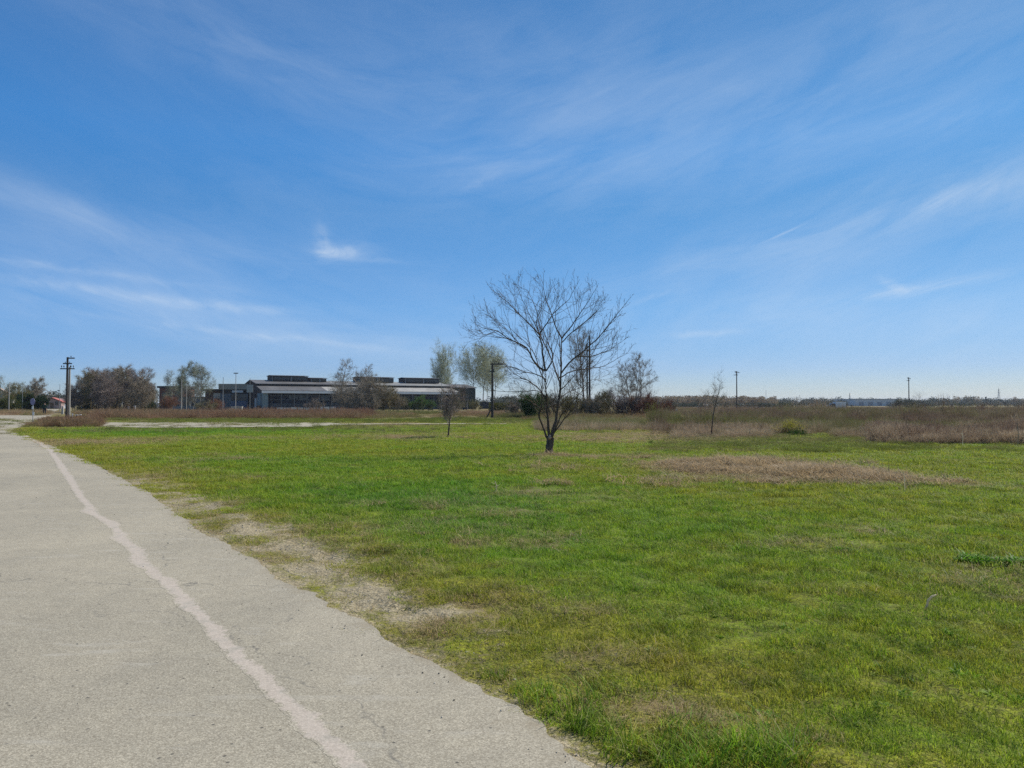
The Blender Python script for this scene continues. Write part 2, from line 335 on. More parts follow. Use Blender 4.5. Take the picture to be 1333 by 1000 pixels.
def make_world():
    w = bpy.data.worlds.new('World'); SC.world = w; w.use_nodes = True; nt = w.node_tree; nt.nodes.clear()
    out = N(nt, 'ShaderNodeOutputWorld'); bg = N(nt, 'ShaderNodeBackground'); bg.inputs[1].default_value = SKY_STR
    sky = N(nt, 'ShaderNodeTexSky', sky_type='NISHITA', sun_disc=False, sun_elevation=SUN_EL, sun_rotation=SUN_AZ, altitude=100, air_density=.6, dust_density=.1, ozone_density=4.0)
    tc = N(nt, 'ShaderNodeTexCoord'); sp = N(nt, 'ShaderNodeSeparateXYZ'); nt.links.new(tc.outputs['Generated'], sp.inputs[0])
    x, y, z = sp.outputs
    az = mth(nt, 'ARCTAN2', x, y); el = mth(nt, 'ARCSINE', z)
    ae = N(nt, 'ShaderNodeCombineXYZ'); nt.links.new(az, ae.inputs[0]); nt.links.new(el, ae.inputs[1])
    hs = N(nt, 'ShaderNodeHueSaturation', i_Hue=.5, i_Saturation=1.04, i_Value=1.38); nt.links.new(sky.outputs[0], hs.inputs['Color'])
    c = hs.outputs[0]
    c = mixc(nt, 1.0, c, ramp(nt, [(0, (.40,.39,.38)), (.045, (.365,.42,.51)), (.12, (.355,.53,.62)), (.24, (.325,.615,.71)), (.31, (.325,.70,.83)), (.45, (.40,.72,.83)), (.8, (.55,.78,.85))], z), 'MULTIPLY')
    c = mixc(nt, 1.0, c, ramp(nt, [(.25, (1, 1, 1)), (.62, (.99, .90, .82)), (.85, (.97, .84, .73))], mth(nt, 'MULTIPLY_ADD', x, .5, .5)), 'MULTIPLY')
    # cirrus sheet high above: noise on the cloud-layer plane, drawn out along the wind
    zz = mth(nt, 'ADD', mth(nt, 'MAXIMUM', z, 0), .10)
    pl = N(nt, 'ShaderNodeCombineXYZ'); nt.links.new(mth(nt, 'DIVIDE', x, zz), pl.inputs[0]); nt.links.new(mth(nt, 'DIVIDE', y, zz), pl.inputs[1])
    def layer(rot, sc, s, d, r, lo, hi):
        mp = N(nt, 'ShaderNodeMapping'); mp.inputs['Rotation'].default_value = (0, 0, R(rot)); mp.inputs['Scale'].default_value = sc
        nt.links.new(pl.outputs[0], mp.inputs[0]); f = noise(nt, mp.outputs[0], s, 7, r, d); return ramp(nt, [(lo, 0), (hi, 1)], f)
    veil = layer(-10, (.5, .9, 1), .55, .5, .5, .34, .74)
    fan = mth(nt, 'SUBTRACT', el, mth(nt, 'MULTIPLY', mth(nt, 'SQRT', mth(nt, 'ADD', mth(nt, 'POWER', mth(nt, 'ADD', az, .12), 2), .02)), .30))
    def fibre(k, sx, sy, sc, dist, r, lo, hi):
        v = N(nt, 'ShaderNodeCombineXYZ'); nt.links.new(mth(nt, 'MULTIPLY_ADD', el, k, mth(nt, 'MULTIPLY', az, sx)), v.inputs[0]); nt.links.new(mth(nt, 'MULTIPLY', fan, sy), v.inputs[1])
        return ramp(nt, [(lo, 0), (hi, 1)], noise(nt, v.outputs[0], sc, 9, r, dist))
    fib = fibre(1.5, 2.2, 7.0, 1.6, .8, .58, .38, .72)
    fine = fibre(-2.0, 3.5, 13.0, 2.6, 1.0, .66, .36, .70)
    # large cirrus fields and single wisps, as directions on the sky
    def pxd(px, py):
        a, b, c3 = ray(px, py); n = math.sqrt(a*a+b*b+c3*c3); return math.atan2(a, b), math.asin(c3/n)
    wq = N(nt, 'ShaderNodeTexNoise', i_Scale=7.0, i_Detail=5.0, i_Roughness=.6); nt.links.new(tc.outputs['Generated'], wq.inputs['Vector'])
    wv = N(nt, 'ShaderNodeVectorMath', operation='MULTIPLY_ADD'); nt.links.new(wq.outputs['Color'], wv.inputs[0]); wv.inputs[1].default_value = (.03, .03, 0)
    nt.links.new(ae.outputs[0], wv.inputs[2])
    def blob(px, py, wx, wy, ang, amp, warp=True):
        a, e = pxd(px, py); mp = N(nt, 'ShaderNodeMapping', vector_type='TEXTURE')
        o_ = .015 if warp else 0
        mp.inputs['Location'].default_value = (a+o_, e+o_, 0); mp.inputs['Rotation'].default_value = (0, 0, R(ang)); mp.inputs['Scale'].default_value = (wx/F, wy/F, 1)
        nt.links.new(wv.outputs[0] if warp else ae.outputs[0], mp.inputs[0])
        sx = N(nt, 'ShaderNodeSeparateXYZ'); nt.links.new(mp.outputs[0], sx.inputs[0])
        q = mth(nt, 'ADD', mth(nt, 'MULTIPLY', sx.outputs[0], sx.outputs[0]), mth(nt, 'MULTIPLY', sx.outputs[1], sx.outputs[1]))
        return mth(nt, 'MULTIPLY', mth(nt, 'EXPONENT', mth(nt, 'MULTIPLY', q, -1)), amp)
    def total(L):
        s = None
        for b in L:
            t = blob(*b); s = t if s is None else mth(nt, 'ADD', s, t)
        return s
    soft = total([(760, 150, 330, 110, 4, .19), (1150, 120, 330, 110, 14, .21), (1240, 262, 330, 34, 11, .55), (560, 60, 220, 60, -10, .10),
                  (300, 60, 340, 40, -14, .20), (60, 270, 110, 22, -14, .30), (250, 330, 260, 50, -6, .22), (120, 395, 220, 45, -6, .30),
                  (430, 440, 330, 22, -5, .30), (1000, 400, 420, 50, 3, .26), (700, 225, 210, 40, 3, .16), (1250, 420, 260, 40, 0, .2)])
    wisp = total([(418, 311, 9, 18, 12, .5), (446, 327, 32, 8, 4, .8), (492, 337, 30, 3.5, -2, .35), (150, 381, 110, 6, -5, .36), (130, 354, 100, 4.5, -4, .26),
                  (1205, 376, 62, 6, 5, .62), (1163, 371, 14, 5, -25, .6), (625, 236, 34, 5, 34, .16), (915, 435, 40, 3.5, 4, .45),
                  (345, 436, 130, 4, -5, .30), (850, 389, 40, 4, 10, .28), (1300, 240, 130, 9, 9, .30), (325, 398, 90, 6, 0, .26), (1210, 165, 90, 8, 10, .12)])
    trail = blob(1020, 304, 21, 1.3, 21, .2, False)
    tex = mth(nt, 'ADD', mth(nt, 'MULTIPLY', fib, .65), mth(nt, 'MULTIPLY', fine, .35))
    f1 = mth(nt, 'MULTIPLY', soft, mth(nt, 'MULTIPLY_ADD', tex, .62, .12))
    f2 = mth(nt, 'MULTIPLY', wisp, mth(nt, 'MULTIPLY_ADD', fine, .62, .12))
    f3 = mth(nt, 'MULTIPLY', mth(nt, 'MULTIPLY', veil, tex), .10)
    fac = mth(nt, 'ADD', mth(nt, 'ADD', f1, f2), mth(nt, 'ADD', f3, trail))
    fac = mth(nt, 'MULTIPLY', fac, ramp(nt, [(0, .35), (.05, 1)], z), clamp=True)
    c = mixc(nt, fac, c, CLOUD)
    nt.links.new(c, bg.inputs[0]); nt.links.new(bg.outputs[0], out.inputs[0])
SKY_STR = .12
CLOUD = (4.6, 5.2, 5.9)
make_world()
SC.view_settings.view_transform = 'Standard'; SC.view_settings.look = 'None'; SC.view_settings.gamma = 1; SC.view_settings.exposure = .35
SC.cycles.max_bounces = 6; SC.cycles.transparent_max_bounces = 8; SC.cycles.use_denoising = False

# ------------------------------------------------------------------ road geometry
EDGE_PX = [(769,994),(739,970),(688,934),(640,916),(618,900),(586,878),(570,867),(532,854),(495,831),(471,807),(430,789),(387,767),(330,728),(270,695),(228,668),(192,641),(168,629),(129,608),(90,590),(45,572),(14,561)]
EDGE = [(16, -15), (8.5, -6), (4.2, -1.2), (2.0, 1.3)]+[G(*p) for p in EDGE_PX]+[(-35.2, 55.7), (-41, 66), (-47.8, 78), (-57, 95), (-63.5, 107), (-78, 132), (-100, 170), (-140, 240)]
EDGE = np.array(EDGE)
def catmull(P, n):
    out = []
    for i in range(len(P)-1):
        p0 = P[max(i-1, 0)]; p1 = P[i]; p2 = P[i+1]; p3 = P[min(i+2, len(P)-1)]
        L = np.linalg.norm(p2-p1); k = max(2, int(L/n))
        t = np.arange(k)[:, None]/k
        out.append(.5*((2*p1)+(-p0+p2)*t+(2*p0-5*p1+4*p2-p3)*t*t+(-p0+3*p1-3*p2+p3)*t**3))
    out.append(P[-1][None]); return np.concatenate(out)
def poly_dist(x, y, P, closed=False):
    """signed distance to a polyline (positive on its right-hand side)"""
    best = np.full(x.shape, 1e9); sg = np.ones(x.shape)
    for i in range(len(P)-1):
        a = P[i]; b = P[i+1]; d = b-a; L2 = d@d
        t = np.clip(((x-a[0])*d[0]+(y-a[1])*d[1])/L2, 0, 1)
        qx = x-a[0]-t*d[0]; qy = y-a[1]-t*d[1]; q = qx*qx+qy*qy
        cr = d[0]*(y-a[1])-d[1]*(x-a[0])
        m = q < best; best = np.where(m, q, best); sg = np.where(m, np.where(cr < 0, 1., -1.), sg)
    return np.sqrt(best)*sg
def edge_d(x, y): return poly_dist(np.asarray(x, float), np.asarray(y, float), EDGE)
ROADW = 7.4

# ------------------------------------------------------------------ zones of the field (world-space ellipses)
def ell(L):
    out = []
    for px, py, w, h, amp in L:
        gx, gy = G(px, py); d = gy
        out.append((gx, gy, w/F*d, h*d*d/(CH*F), amp))
    return out
DRY = ell([(600,800,110,50,.12),(760,860,90,40,.08),(520,700,90,22,.06),(860,640,150,10,.12),(1180,655,120,10,.12),(420,600,160,5,.2),(960,606,95,9,.85),(1020,614,110,11,1.0),(1105,622,60,6,.75),(900,612,70,9,.7),(1240,629,50,3,.6),(1290,636,60,3,.3),(150,575,70,4,.55),(200,580,60,3,.35),(235,572,90,3,.25),
           (560,568,130,5,.45),(420,571,80,3,.35),(800,572,120,6,.55),(900,565,120,5,.55),(1020,572,150,4,.3),(620,600,110,5,.22),(720,610,60,6,.3),(560,553,300,2.2,.25),
           (790,596,60,3,.5),(860,585,70,3,.3),(700,636,40,6,.25),(560,740,60,14,.3),(640,790,60,16,.25),(860,925,120,26,.55),(1000,965,80,18,.5),(780,800,60,12,.3),(690,690,60,10,.15),
           (820,860,70,16,.35),(560,820,60,16,.35),(960,880,60,16,.25),(1150,690,60,8,.2),(1000,770,70,8,.2),(1220,760,80,9,.2),(1330,620,60,4,.3),(320,620,80,5,.3),(500,625,50,4,.2),(250,612,50,4,.3)])
BPATH = np.array([G(*p) for p in [(150,612),(185,630),(230,649),(300,675),(360,703),(410,727),(460,757),(505,783),(560,806),(625,832)]])
BARE = ell([(232,650,50,6,.6),(365,700,50,11,.5),(480,776,38,10,.5),(420,735,50,12,.3),
            (330,690,30,6,.8),(560,798,30,6,.55),(495,828,30,8,.55),(620,822,35,6,.4),(545,740,30,6,.35),(440,790,20,6,.3),(770,985,30,10,.6),(700,945,24,6,.5)])
LUSH = ell([(450,610,220,16,.45),(420,645,200,22,.55),(620,690,140,35,.6),(760,740,150,40,.45),(560,650,160,22,.45),(870,790,120,40,.25),(200,563,170,5,.75),(330,562,200,4,.5),(960,700,200,40,.15),(640,640,150,16,.4),
            (870,680,120,24,.25),(730,930,60,24,.7),(900,660,160,14,.1),(1120,960,150,40,.35),(1250,930,130,40,.25),(1000,820,150,30,.15),(300,600,200,7,.35),(700,582,140,5,.3),(960,582,160,3,.25),(790,960,50,30,.6),(620,860,60,8,.2)])
def splat(x, y, L):
    s = np.zeros(np.shape(x))
    for gx, gy, rx, ry, amp in L:
        q = ((x-gx)/rx)**2+((y-gy)/ry)**2
        s = np.maximum(s, amp*np.exp(-q*.8)*1.0) if amp < 0 else s+amp*np.exp(-q)*(1-np.clip(s, 0, 1)*.5)
    return s
def zones(x, y):
    x = np.asarray(x, float); y = np.asarray(y, float); r = np.hypot(x, y)
    n = fbm(x, y, 1.1, 3, 4); n2 = fbm(x, y, 4.5, 11, 4); n3 = fbm(x, y, .35, 23, 3); n4 = fbm(x, y*.35, 9, 51, 4)
    e = edge_d(x, y)
    dry = splat(x, y, DRY)*(.45+1.1*n)+sstep(.52, .8, n2)*.28+sstep(.6, .8, n)*.25+sstep(36, 60, y)*(n4-.25)*.9
    bare = splat(x, y, BARE)*(.0+2.0*(.35*n+.65*n3))
    D = np.abs(poly_dist(x, y, BPATH)); bare = bare+np.exp(-(D/(.25+.030*np.minimum(r, 14)))**2)*(-.44+2.0*(.35*n+.65*n3))
    verge = np.exp(-np.abs(e)/.15)*.85*(.5+n3)+np.exp(-np.maximum(e, 0)/.35)*.25*sstep(.45, .7, n)
    bare = np.maximum(bare, verge)
    lush = .25+splat(x, y, LUSH)*.75+(n2-.5)*.35-.55*np.exp(-np.maximum(e, 0)/1.3)+sstep(20, 34, y)*.0
    dry = dry+.16*np.exp(-np.maximum(e, 0)/1.4)*(n3*1.5)+.38*np.exp(-(D/.9)**2)*n3+.03*np.exp(-((e-1.2)/1.6)**2)
    fy = sstep(66, 95, y); dry = dry*(1-fy)+fy*(.35+.6*n4); lush = lush*(1-fy)+fy*.25; lush = np.where(y < 0, .3, lush)
    return np.clip(dry, 0, 1), np.clip(bare, 0, 1), np.clip(lush, 0, 1), e
def height(x, y, e=None):
    x = np.asarray(x, float); y = np.asarray(y, float)
    if e is None: e = edge_d(x, y)
    h = (fbm(x, y, .5, 5, 3)-.5)*.10+(fbm(x, y, 3.5, 7, 3)-.5)*.14+(fbm(x, y, .16, 9, 2)-.5)*.035
    k = sstep(.02, .7, e)
    left = sstep(ROADW+.1, ROADW+1.2, -e)
    k = np.maximum(k, left)
    return np.where(k > 0, h*k+.012*k, 0)-.02*(1-k)

def make_ground():
    rr = [.25]
    while rr[-1] < 6000: rr.append(rr[-1]*(1.011 if rr[-1] < 140 else 1.05)+.002)
    rr = np.array(rr)
    a = np.concatenate([np.linspace(-62, 62, 470), np.linspace(62, 298, 90)[1:-1]]); a = np.radians(a)
    na, nr = len(a), len(rr)
    A, RR = np.meshgrid(a, rr); x = (RR*np.sin(A)).ravel(); y = (RR*np.cos(A)).ravel()
    dry, bare, lush, e = zones(x, y); z = height(x, y, e)
    V = np.stack([x, y, z], 1)
    i = np.arange(nr-1)[:, None]*na; j = np.arange(na)[None]; j2 = (j+1) % na
    Fa = np.stack([i+j, i+na+j, i+na+j2, i+j2], -1).reshape(-1, 4)[:, ::-1]
    # centre fan closed by one extra ring collapsed to a point
    c0 = len(V); V = np.concatenate([V, [[0, 0, -.02]]])
    fan = np.stack([np.arange(na), (np.arange(na)+1) % na, np.full(na, c0), np.full(na, c0)], 1)
    me = np_mesh('ground', V, Fa, M['ground'], True)
    at = me.attributes.new('zone', 'FLOAT_COLOR', 'POINT')
    cdat = np.ones((len(V), 4), np.float32); cdat[:-1, 0] = dry; cdat[:-1, 1] = bare; cdat[:-1, 2] = lush
    at.data.foreach_set('color', cdat[:len(me.vertices)].ravel())
    o = link('ground', me); tag(o, kind='structure'); return o
make_ground()

def strip_obj(name, Rt, Lt, mat, z):
    """sheet between two matching polylines, ragged on the right"""
    n = len(Rt); k = 9; t = np.linspace(0, 1, k)[None, :, None]
    P = Rt[:, None]*(1-t)+Lt[:, None]*t
    V = np.concatenate([P, np.full((n, k, 1), z)], -1).reshape(-1, 3)
    i = np.arange(n-1)[:, None]*k; j = np.arange(k-1)[None]
    Fa = np.stack([i+j, i+k+j, i+k+j+1, i+j+1], -1).reshape(-1, 4)
    me = np_mesh(name, V, Fa, mat); a = me.attributes.new('across', 'FLOAT', 'POINT'); a.data.foreach_set('value', np.tile(np.linspace(0, 1, k), n).astype(np.float32))
    o = link(name, me); tag(o, kind='structure'); return o
def resample(P, st, win):
    L = np.concatenate([[0], np.cumsum(np.linalg.norm(np.diff(P, axis=0), axis=1))]); q = np.arange(0, L[-1], st)
    Q = np.stack([np.interp(q, L, P[:, k]) for k in (0, 1)], 1); k = max(3, int(win/st)//2*2+1); w = np.hanning(k+2)[1:-1]; w /= w.sum()
    return np.stack([np.convolve(np.pad(Q[:, c], k//2, 'edge'), w, 'valid') for c in (0, 1)], 1)
def normals2(P):
    T = np.gradient(P, axis=0); T /= np.linalg.norm(T, axis=1)[:, None]; return np.stack([-T[:, 1], T[:, 0]], 1)
def make_road():
    C = resample(EDGE, .04, .7); nn = normals2(C)       # normals point to the left of travel
    s = np.arange(len(C))*.04
    w = (fbm(C[:, 0], C[:, 1], .6, 31, 5)-.5)*.19+(fbm(C[:, 0], C[:, 1], .11, 37, 3)-.5)*.075
    # smooth offset direction for far left side to avoid folding
    Rt = C-nn*w[:, None]
    kn = np.ones(401)/401.0
    ns = np.stack([np.convolve(np.pad(nn[:, q], 200, 'edge'), kn, 'valid') for q in (0, 1)], 1); ns /= np.linalg.norm(ns, axis=1)[:, None]
    Lt = C+ns*ROADW
    strip_obj('road', Rt[::1], Lt[::1], M['asphalt'], .004)
make_road()
def make_line():
    L = [(640,1180),(500,1040),(463,1000),(390,934),(354,895),(324,868),(309,854),(294,839),(261,800),(228,767),(195,743),(168,710),(150,689),(126,671),(105,647),(90,623),(78,605),(66,587),(52,577),(30,566)]
    P = resample(np.array([G(*p) for p in L]), .012, .5); nn = normals2(P)
    d = np.linalg.norm(P, axis=1)
    s = np.arange(len(P))*.012
    def prof(seed): return .062+.085*(fbm(P[:, 0], P[:, 1], .30, seed, 5)-.45)+.030*(fbm(P[:, 0], P[:, 1], .05, seed+5, 3)-.5)
    far = sstep(9, 24, d)
    wr = np.maximum(prof(41)+far*.05, .018); wl = np.maximum(prof(71)+far*.03, .018)
    # side smears
    for sp, wd, ln in ((1.75, .16, .05), (3.6, .14, .05), (5.4, .2, .05), (7.2, .3, .07), (9.5, .4, .1)):
        wr = wr+ln*.8*np.exp(-((s-sp)/wd)**2)*(.2+1.3*vnoise(s*22, s*0, int(sp*10)))
    for sp, wd, ln in ((4.4, .2, .03), (6.5, .3, .05), (8.2, .3, .06), (11, .4, .1)):
        wl = wl+ln*np.exp(-((s-sp)/wd)**2)
    strip_obj('road_marking', P-nn*wr[:, None], P+nn*wl[:, None], M['line'], .0048)
make_line()
def ragged_strip(name, near, far, mat, z, seed, amp):
    A = catmull(np.array([G(*p) for p in near]), .4); n = len(A)
    B = catmull(np.array([G(*p) for p in far]), .2)
    B = B[np.linspace(0, len(B)-1, n).astype(int)]
    A = A+np.stack([0*A[:, 0], (fbm(A[:, 0], A[:, 1], 1.6, seed, 4)-.5)*amp], 1); B = B+np.stack([0*B[:, 0], (fbm(B[:, 0], B[:, 1], 1.6, seed+3, 4)-.5)*amp], 1)
    return strip_obj(name, A, B, mat, z)
ragged_strip('gravel_track', [(95,556),(130,556.5),(180,558),(250,558),(330,557.5),(400,557),(425,555.5),(470,554),(580,553.3),(660,553.2)],
             [(95,551.3),(130,551),(180,551.2),(250,550.8),(330,550.6),(400,550.8),(425,551.6),(470,552.3),(580,552.3),(660,552.4)], M['dirt'], .075, 3, 1.1)
ragged_strip('side_road', [(85,539),(150,537.2),(260,536.6),(330,536.6)], [(85,538),(150,536.2),(260,535.6),(330,535.6)], M['dirt'], .075, 9, 1.0)

# ------------------------------------------------------------------ scattering of stuff by geometry nodes
def proto(name, me): return bpy.data.objects.new(name, me)      # not linked to the scene: only an instance source
def scatter(name, pts, rot, scl, pick, protos, attrs, label=None):
    n = len(pts); me = bpy.data.meshes.new(name); me.vertices.add(n); me.vertices.foreach_set('co', np.ascontiguousarray(pts, np.float32).ravel())
    a = me.attributes.new('rot', 'FLOAT_VECTOR', 'POINT'); a.data.foreach_set('vector', np.ascontiguousarray(rot, np.float32).ravel())
    a = me.attributes.new('scl', 'FLOAT_VECTOR', 'POINT'); a.data.foreach_set('vector', np.ascontiguousarray(scl, np.float32).ravel())
    a = me.attributes.new('pick', 'INT', 'POINT'); a.data.foreach_set('value', np.ascontiguousarray(pick, np.int32))
    a = me.attributes.new('zone', 'FLOAT_COLOR', 'POINT'); c = np.ones((n, 4), np.float32); c[:, :3] = attrs; a.data.foreach_set('color', c.ravel())
    o = link(name, me); tag(o, label, kind='stuff')
    ng = bpy.data.node_groups.new(name+'_scatter', 'GeometryNodeTree')
    ng.interface.new_socket('Geometry', in_out='INPUT', socket_type='NodeSocketGeometry'); ng.interface.new_socket('Geometry', in_out='OUTPUT', socket_type='NodeSocketGeometry')
    gi = ng.nodes.new('NodeGroupInput'); go = ng.nodes.new('NodeGroupOutput'); iop = ng.nodes.new('GeometryNodeInstanceOnPoints'); jn = ng.nodes.new('GeometryNodeJoinGeometry')
    for p in reversed(protos):
        oi = ng.nodes.new('GeometryNodeObjectInfo'); oi.inputs['Object'].default_value = p; oi.inputs['As Instance'].default_value = True
        ng.links.new(oi.outputs['Geometry'], jn.inputs[0])
    def na(nm, dt):
        q = ng.nodes.new('GeometryNodeInputNamedAttribute'); q.data_type = dt; q.inputs['Name'].default_value = nm; return q.outputs[0]
    ng.links.new(gi.outputs[0], iop.inputs['Points']); ng.links.new(jn.outputs[0], iop.inputs['Instance']); iop.inputs['Pick Instance'].default_value = True
    ng.links.new(na('pick', 'INT'), iop.inputs['Instance Index']); ng.links.new(na('rot', 'FLOAT_VECTOR'), iop.inputs['Rotation']); ng.links.new(na('scl', 'FLOAT_VECTOR'), iop.inputs['Scale'])
    ng.links.new(iop.outputs[0], go.inputs[0])
    md = o.modifiers.new('scatter', 'NODES'); md.node_group = ng
    return o

def blades_mesh(name, seed, n, rad, hmin, hmax, w, lean, mat, straw=.12, segs=2, flat=0):
    rg = np.random.default_rng(seed)
    a = rg.random(n)*2*math.pi; rr = rad*np.sqrt(rg.random(n)); bx = rr*np.cos(a); by = rr*np.sin(a)
    h = hmin+(hmax-hmin)*rg.random(n)**1.6; th = rg.random(n)*2*math.pi; ln = lean*(.25+rg.random(n))
    wd = w*(.6+.8*rg.random(n))
    dx = np.cos(th); dy = np.sin(th); pa = th+math.pi/2+rg.normal(0, .5, n); sx = np.cos(pa)*wd/2; sy = np.sin(pa)*wd/2
    lv = []
    for k in range(segs+1):
        t = k/segs; off = ln*h*t**1.7; z = h*t*(1-.25*t*np.clip(ln, 0, 1)); ws = (1-t**1.5*.9)
        if flat: z = h*t*(1-flat*t)
        cx = bx+dx*off; cy = by+dy*off
        lv.append(np.stack([cx-sx*ws, cy-sy*ws, z-.01*(k == 0)], 1)); lv.append(np.stack([cx+sx*ws, cy+sy*ws, z-.01*(k == 0)], 1))
    V = np.stack(lv, 1).reshape(-1, 3); m = 2*(segs+1)
    base = np.arange(n)[:, None]*m; q = []
    for k in range(segs): q.append(np.stack([base[:, 0]+2*k, base[:, 0]+2*k+1, base[:, 0]+2*k+3, base[:, 0]+2*k+2], 1))
    me = np_mesh(name, V, np.concatenate(q), mat)
    at = me.attributes.new('blade', 'FLOAT_COLOR', 'POINT'); c = np.ones((n, m, 4), np.float32)
    st = np.where(rg.random(n) < straw, .9+.3*rg.random(n), .25+.3*rg.random(n)); br = rg.random(n)
    c[..., 0] = st[:, None]; c[..., 1] = br[:, None]; c[..., 2] = st[:, None]
    # the Fac output averages the channels, keep R=B=straw and G=brightness apart
    at.data.foreach_set('color', c.ravel()); return me

turf = [proto('turf_patch', blades_mesh('turf_patch', 10+i, 260, .17, .008, .042, .0036, 1.5, M['grass'], .2, 2)) for i in range(4)]
longt = [proto('long_tuft', blades_mesh('long_tuft', 30+i, 100, .11, .03, .10, .0042, 1.1, M['grass'], .12, 3)) for i in range(2)]
rosette = [proto('rosette', blades_mesh('rosette', 50+i, 14, .02, .02, .04, .013, 1.9, M['grass'], .0, 3, .55)) for i in range(2)]
strawc = [proto('straw_litter', blades_mesh('straw_litter', 70+i, 90, .20, .015, .09, .0045, 2.6, M['grass'], .75, 2)) for i in range(2)]

def polar_points(rg, r0, r1, dens, a0=-58, a1=58):
    """points in rings with areal density dens(r)"""
    P = []; r = r0
    while r < r1:
        dr = max(.25, r*.06); area = math.radians(a1-a0)*((r+dr)**2-r*r)/2
        n = rg.poisson(area*dens(r+dr/2)); rr = np.sqrt(rg.random(n)*((r+dr)**2-r*r)+r*r); aa = np.radians(a0+(a1-a0)*rg.random(n))
        P.append(np.stack([rr*np.sin(aa), rr*np.cos(aa)], 1)); r += dr
    return np.concatenate(P)

def make_grass():
    rg = np.random.default_rng(1)
    P = polar_points(rg, .8, 75, lambda r: 62 if r < 6 else 70*(6/r)**1.25)
    dry, bare, lush, e = zones(P[:, 0], P[:, 1]); r = np.hypot(P[:, 0], P[:, 1])
    keep = (e > -.03-.07*(rg.random(len(P)) > .75)) & (rg.random(len(P)) > sstep(.2, .85, bare)*.93) & (rg.random(len(P)) > dry*.25)
    # keep the gravel track clear
    ny = (P[:, 1] > 50.5) & (P[:, 1] < 64) & (P[:, 0] < -13)
    keep &= ~ny
    P = P[keep]; dry = dry[keep]; bare = bare[keep]; lush = lush[keep]; e = e[keep]; r = r[keep]; n = len(P)
    z = height(P[:, 0], P[:, 1], e)
    pick = rg.integers(0, 4, n); u = rg.random(n); clump = fbm(P[:, 0], P[:, 1], .9, 81, 3)
    lp = .03+.25*sstep(.55, .75, clump)+.10*(np.clip(lush, 0, 1)); lp = lp*sstep(.1, .5, e); pick = np.where(u < lp*.6, 4+rg.integers(0, 2, n), pick)
    pick = np.where((u > .972) & (r < 22), 6+rg.integers(0, 2, n), pick)
    pick = np.where((rg.random(n) < dry*.5) & (dry > .3), 8+rg.integers(0, 2, n), pick)
    s = np.clip((r/6)**.62, 1, 3.4)*(.8+.4*rg.random(n)); hs = s*(.75+.65*fbm(P[:, 0], P[:, 1], .7, 91, 3))*(.55+.45*sstep(.0, .9, e))
    hs = np.minimum(hs, 2.0)
    mow = np.where(pick >= 4, .6, 1.0); hs = hs*mow*(1-.5*sstep(.1, .5, bare))
    dry = np.clip(dry+rg.normal(0, .10, n), 0, 1); lush = np.clip(lush+rg.normal(0, .16, n), 0, 1)
    scl = np.stack([s, s, hs], 1); rot = np.stack([rg.normal(0, .08, n), rg.normal(0, .08, n), rg.random(n)*6.283], 1)
    scatter('grass', np.stack([P[:, 0], P[:, 1], z], 1), rot, scl, pick, turf+longt+rosette+strawc, np.stack([dry, bare, lush], 1), 'short green turf of the meadow beside the road')
    print('grass', n)
make_grass()
def tufts(name, spots, seed, picks, protos, zone, sc, hs, label, brk=0):
    """spots: (px,py,wpx,hpx,count)"""
    rg = np.random.default_rng(seed); P = []
    for px, py, w, h, c in spots:
        gx, gy = G(px, py); rx = w/F*gy; ry = h*gy*gy/(CH*F)
        P.append(np.stack([gx+rg.normal(0, .5, c)*rx, gy+rg.normal(0, .5, c)*ry], 1))
    P = np.concatenate(P); e = edge_d(P[:, 0], P[:, 1]); P = P[e > .12]
    if brk: P = P[rg.random(len(P)) < sstep(brk-.06, brk+.08, fbm(P[:, 0]*.6, P[:, 1], .9, 17, 4))]
    n = len(P); z = height(P[:, 0], P[:, 1])
    s = sc*(.6+.8*rg.random(n)); k = hs*(.6+.8*rg.random(n)); zz = np.tile(zone, (n, 1))+rg.normal(0, .12, (n, 3))
    scatter(name, np.stack([P[:, 0], P[:, 1], z], 1), np.stack([rg.normal(0, .15, n), rg.normal(0, .15, n), rg.random(n)*6.28], 1), np.stack([s, s, s*k], 1), rg.integers(0, picks, n), protos, zz, label)
tall = [proto('tall_grass', blades_mesh('tall_grass', 90+i, 46, .07, .03, .13, .0042, .95, M['grass'], .16, 4)) for i in range(3)]
tufts('tall_grass', [(a, b, c, d_, max(2, int(e_*.6))) for a, b, c, d_, e_ in [(880,975,50,26,14),(940,985,70,30,30),(1010,990,60,25,18),(735,925,34,18,16),(770,950,30,26,12),(712,594,16,2.5,26),(700,905,20,10,9),(810,975,22,16,7),(640,880,16,6,3),(790,990,26,16,8)]], 4, 3, tall, (.14, 0, .6), 1.0, .85,
      'taller tufts of grass along the road edge at the bottom')
def pebble(seed):
    rg = np.random.default_rng(seed); V = []; Fc = []
    for i, zz in enumerate((-.6, .15, .75)):
        for j in range(6):
            a = j*math.pi/3+i*.4; q = math.sqrt(max(.05, 1-zz*zz)); V.append((math.cos(a)*q, math.sin(a)*q*.8, zz*.6))
    V += [(0, 0, -.55), (0, 0, .6)]; V = np.array(V)*(1+rg.normal(0, .12, (20, 1)))*.5
    for i in range(2):
        for j in range(6): a = i*6+j; b = i*6+(j+1) % 6; Fc += [(a, b, b+6), (a, b+6, a+6)]
    for j in range(6): Fc += [(18, (j+1) % 6, j), (19, 12+j, 12+(j+1) % 6)]
    return np_mesh('pebble', V, np.array(Fc), M['pebble'])
mp_, nt_, out_ = new_mat('pebble'); oi_ = N(nt_, 'ShaderNodeObjectInfo'); principled(nt_, out_, ramp(nt_, [(0, (.14, .12, .09)), (.5, (.32, .285, .22)), (1, (.55, .51, .43))], oi_.outputs['Random']), .9); M['pebble'] = mp_
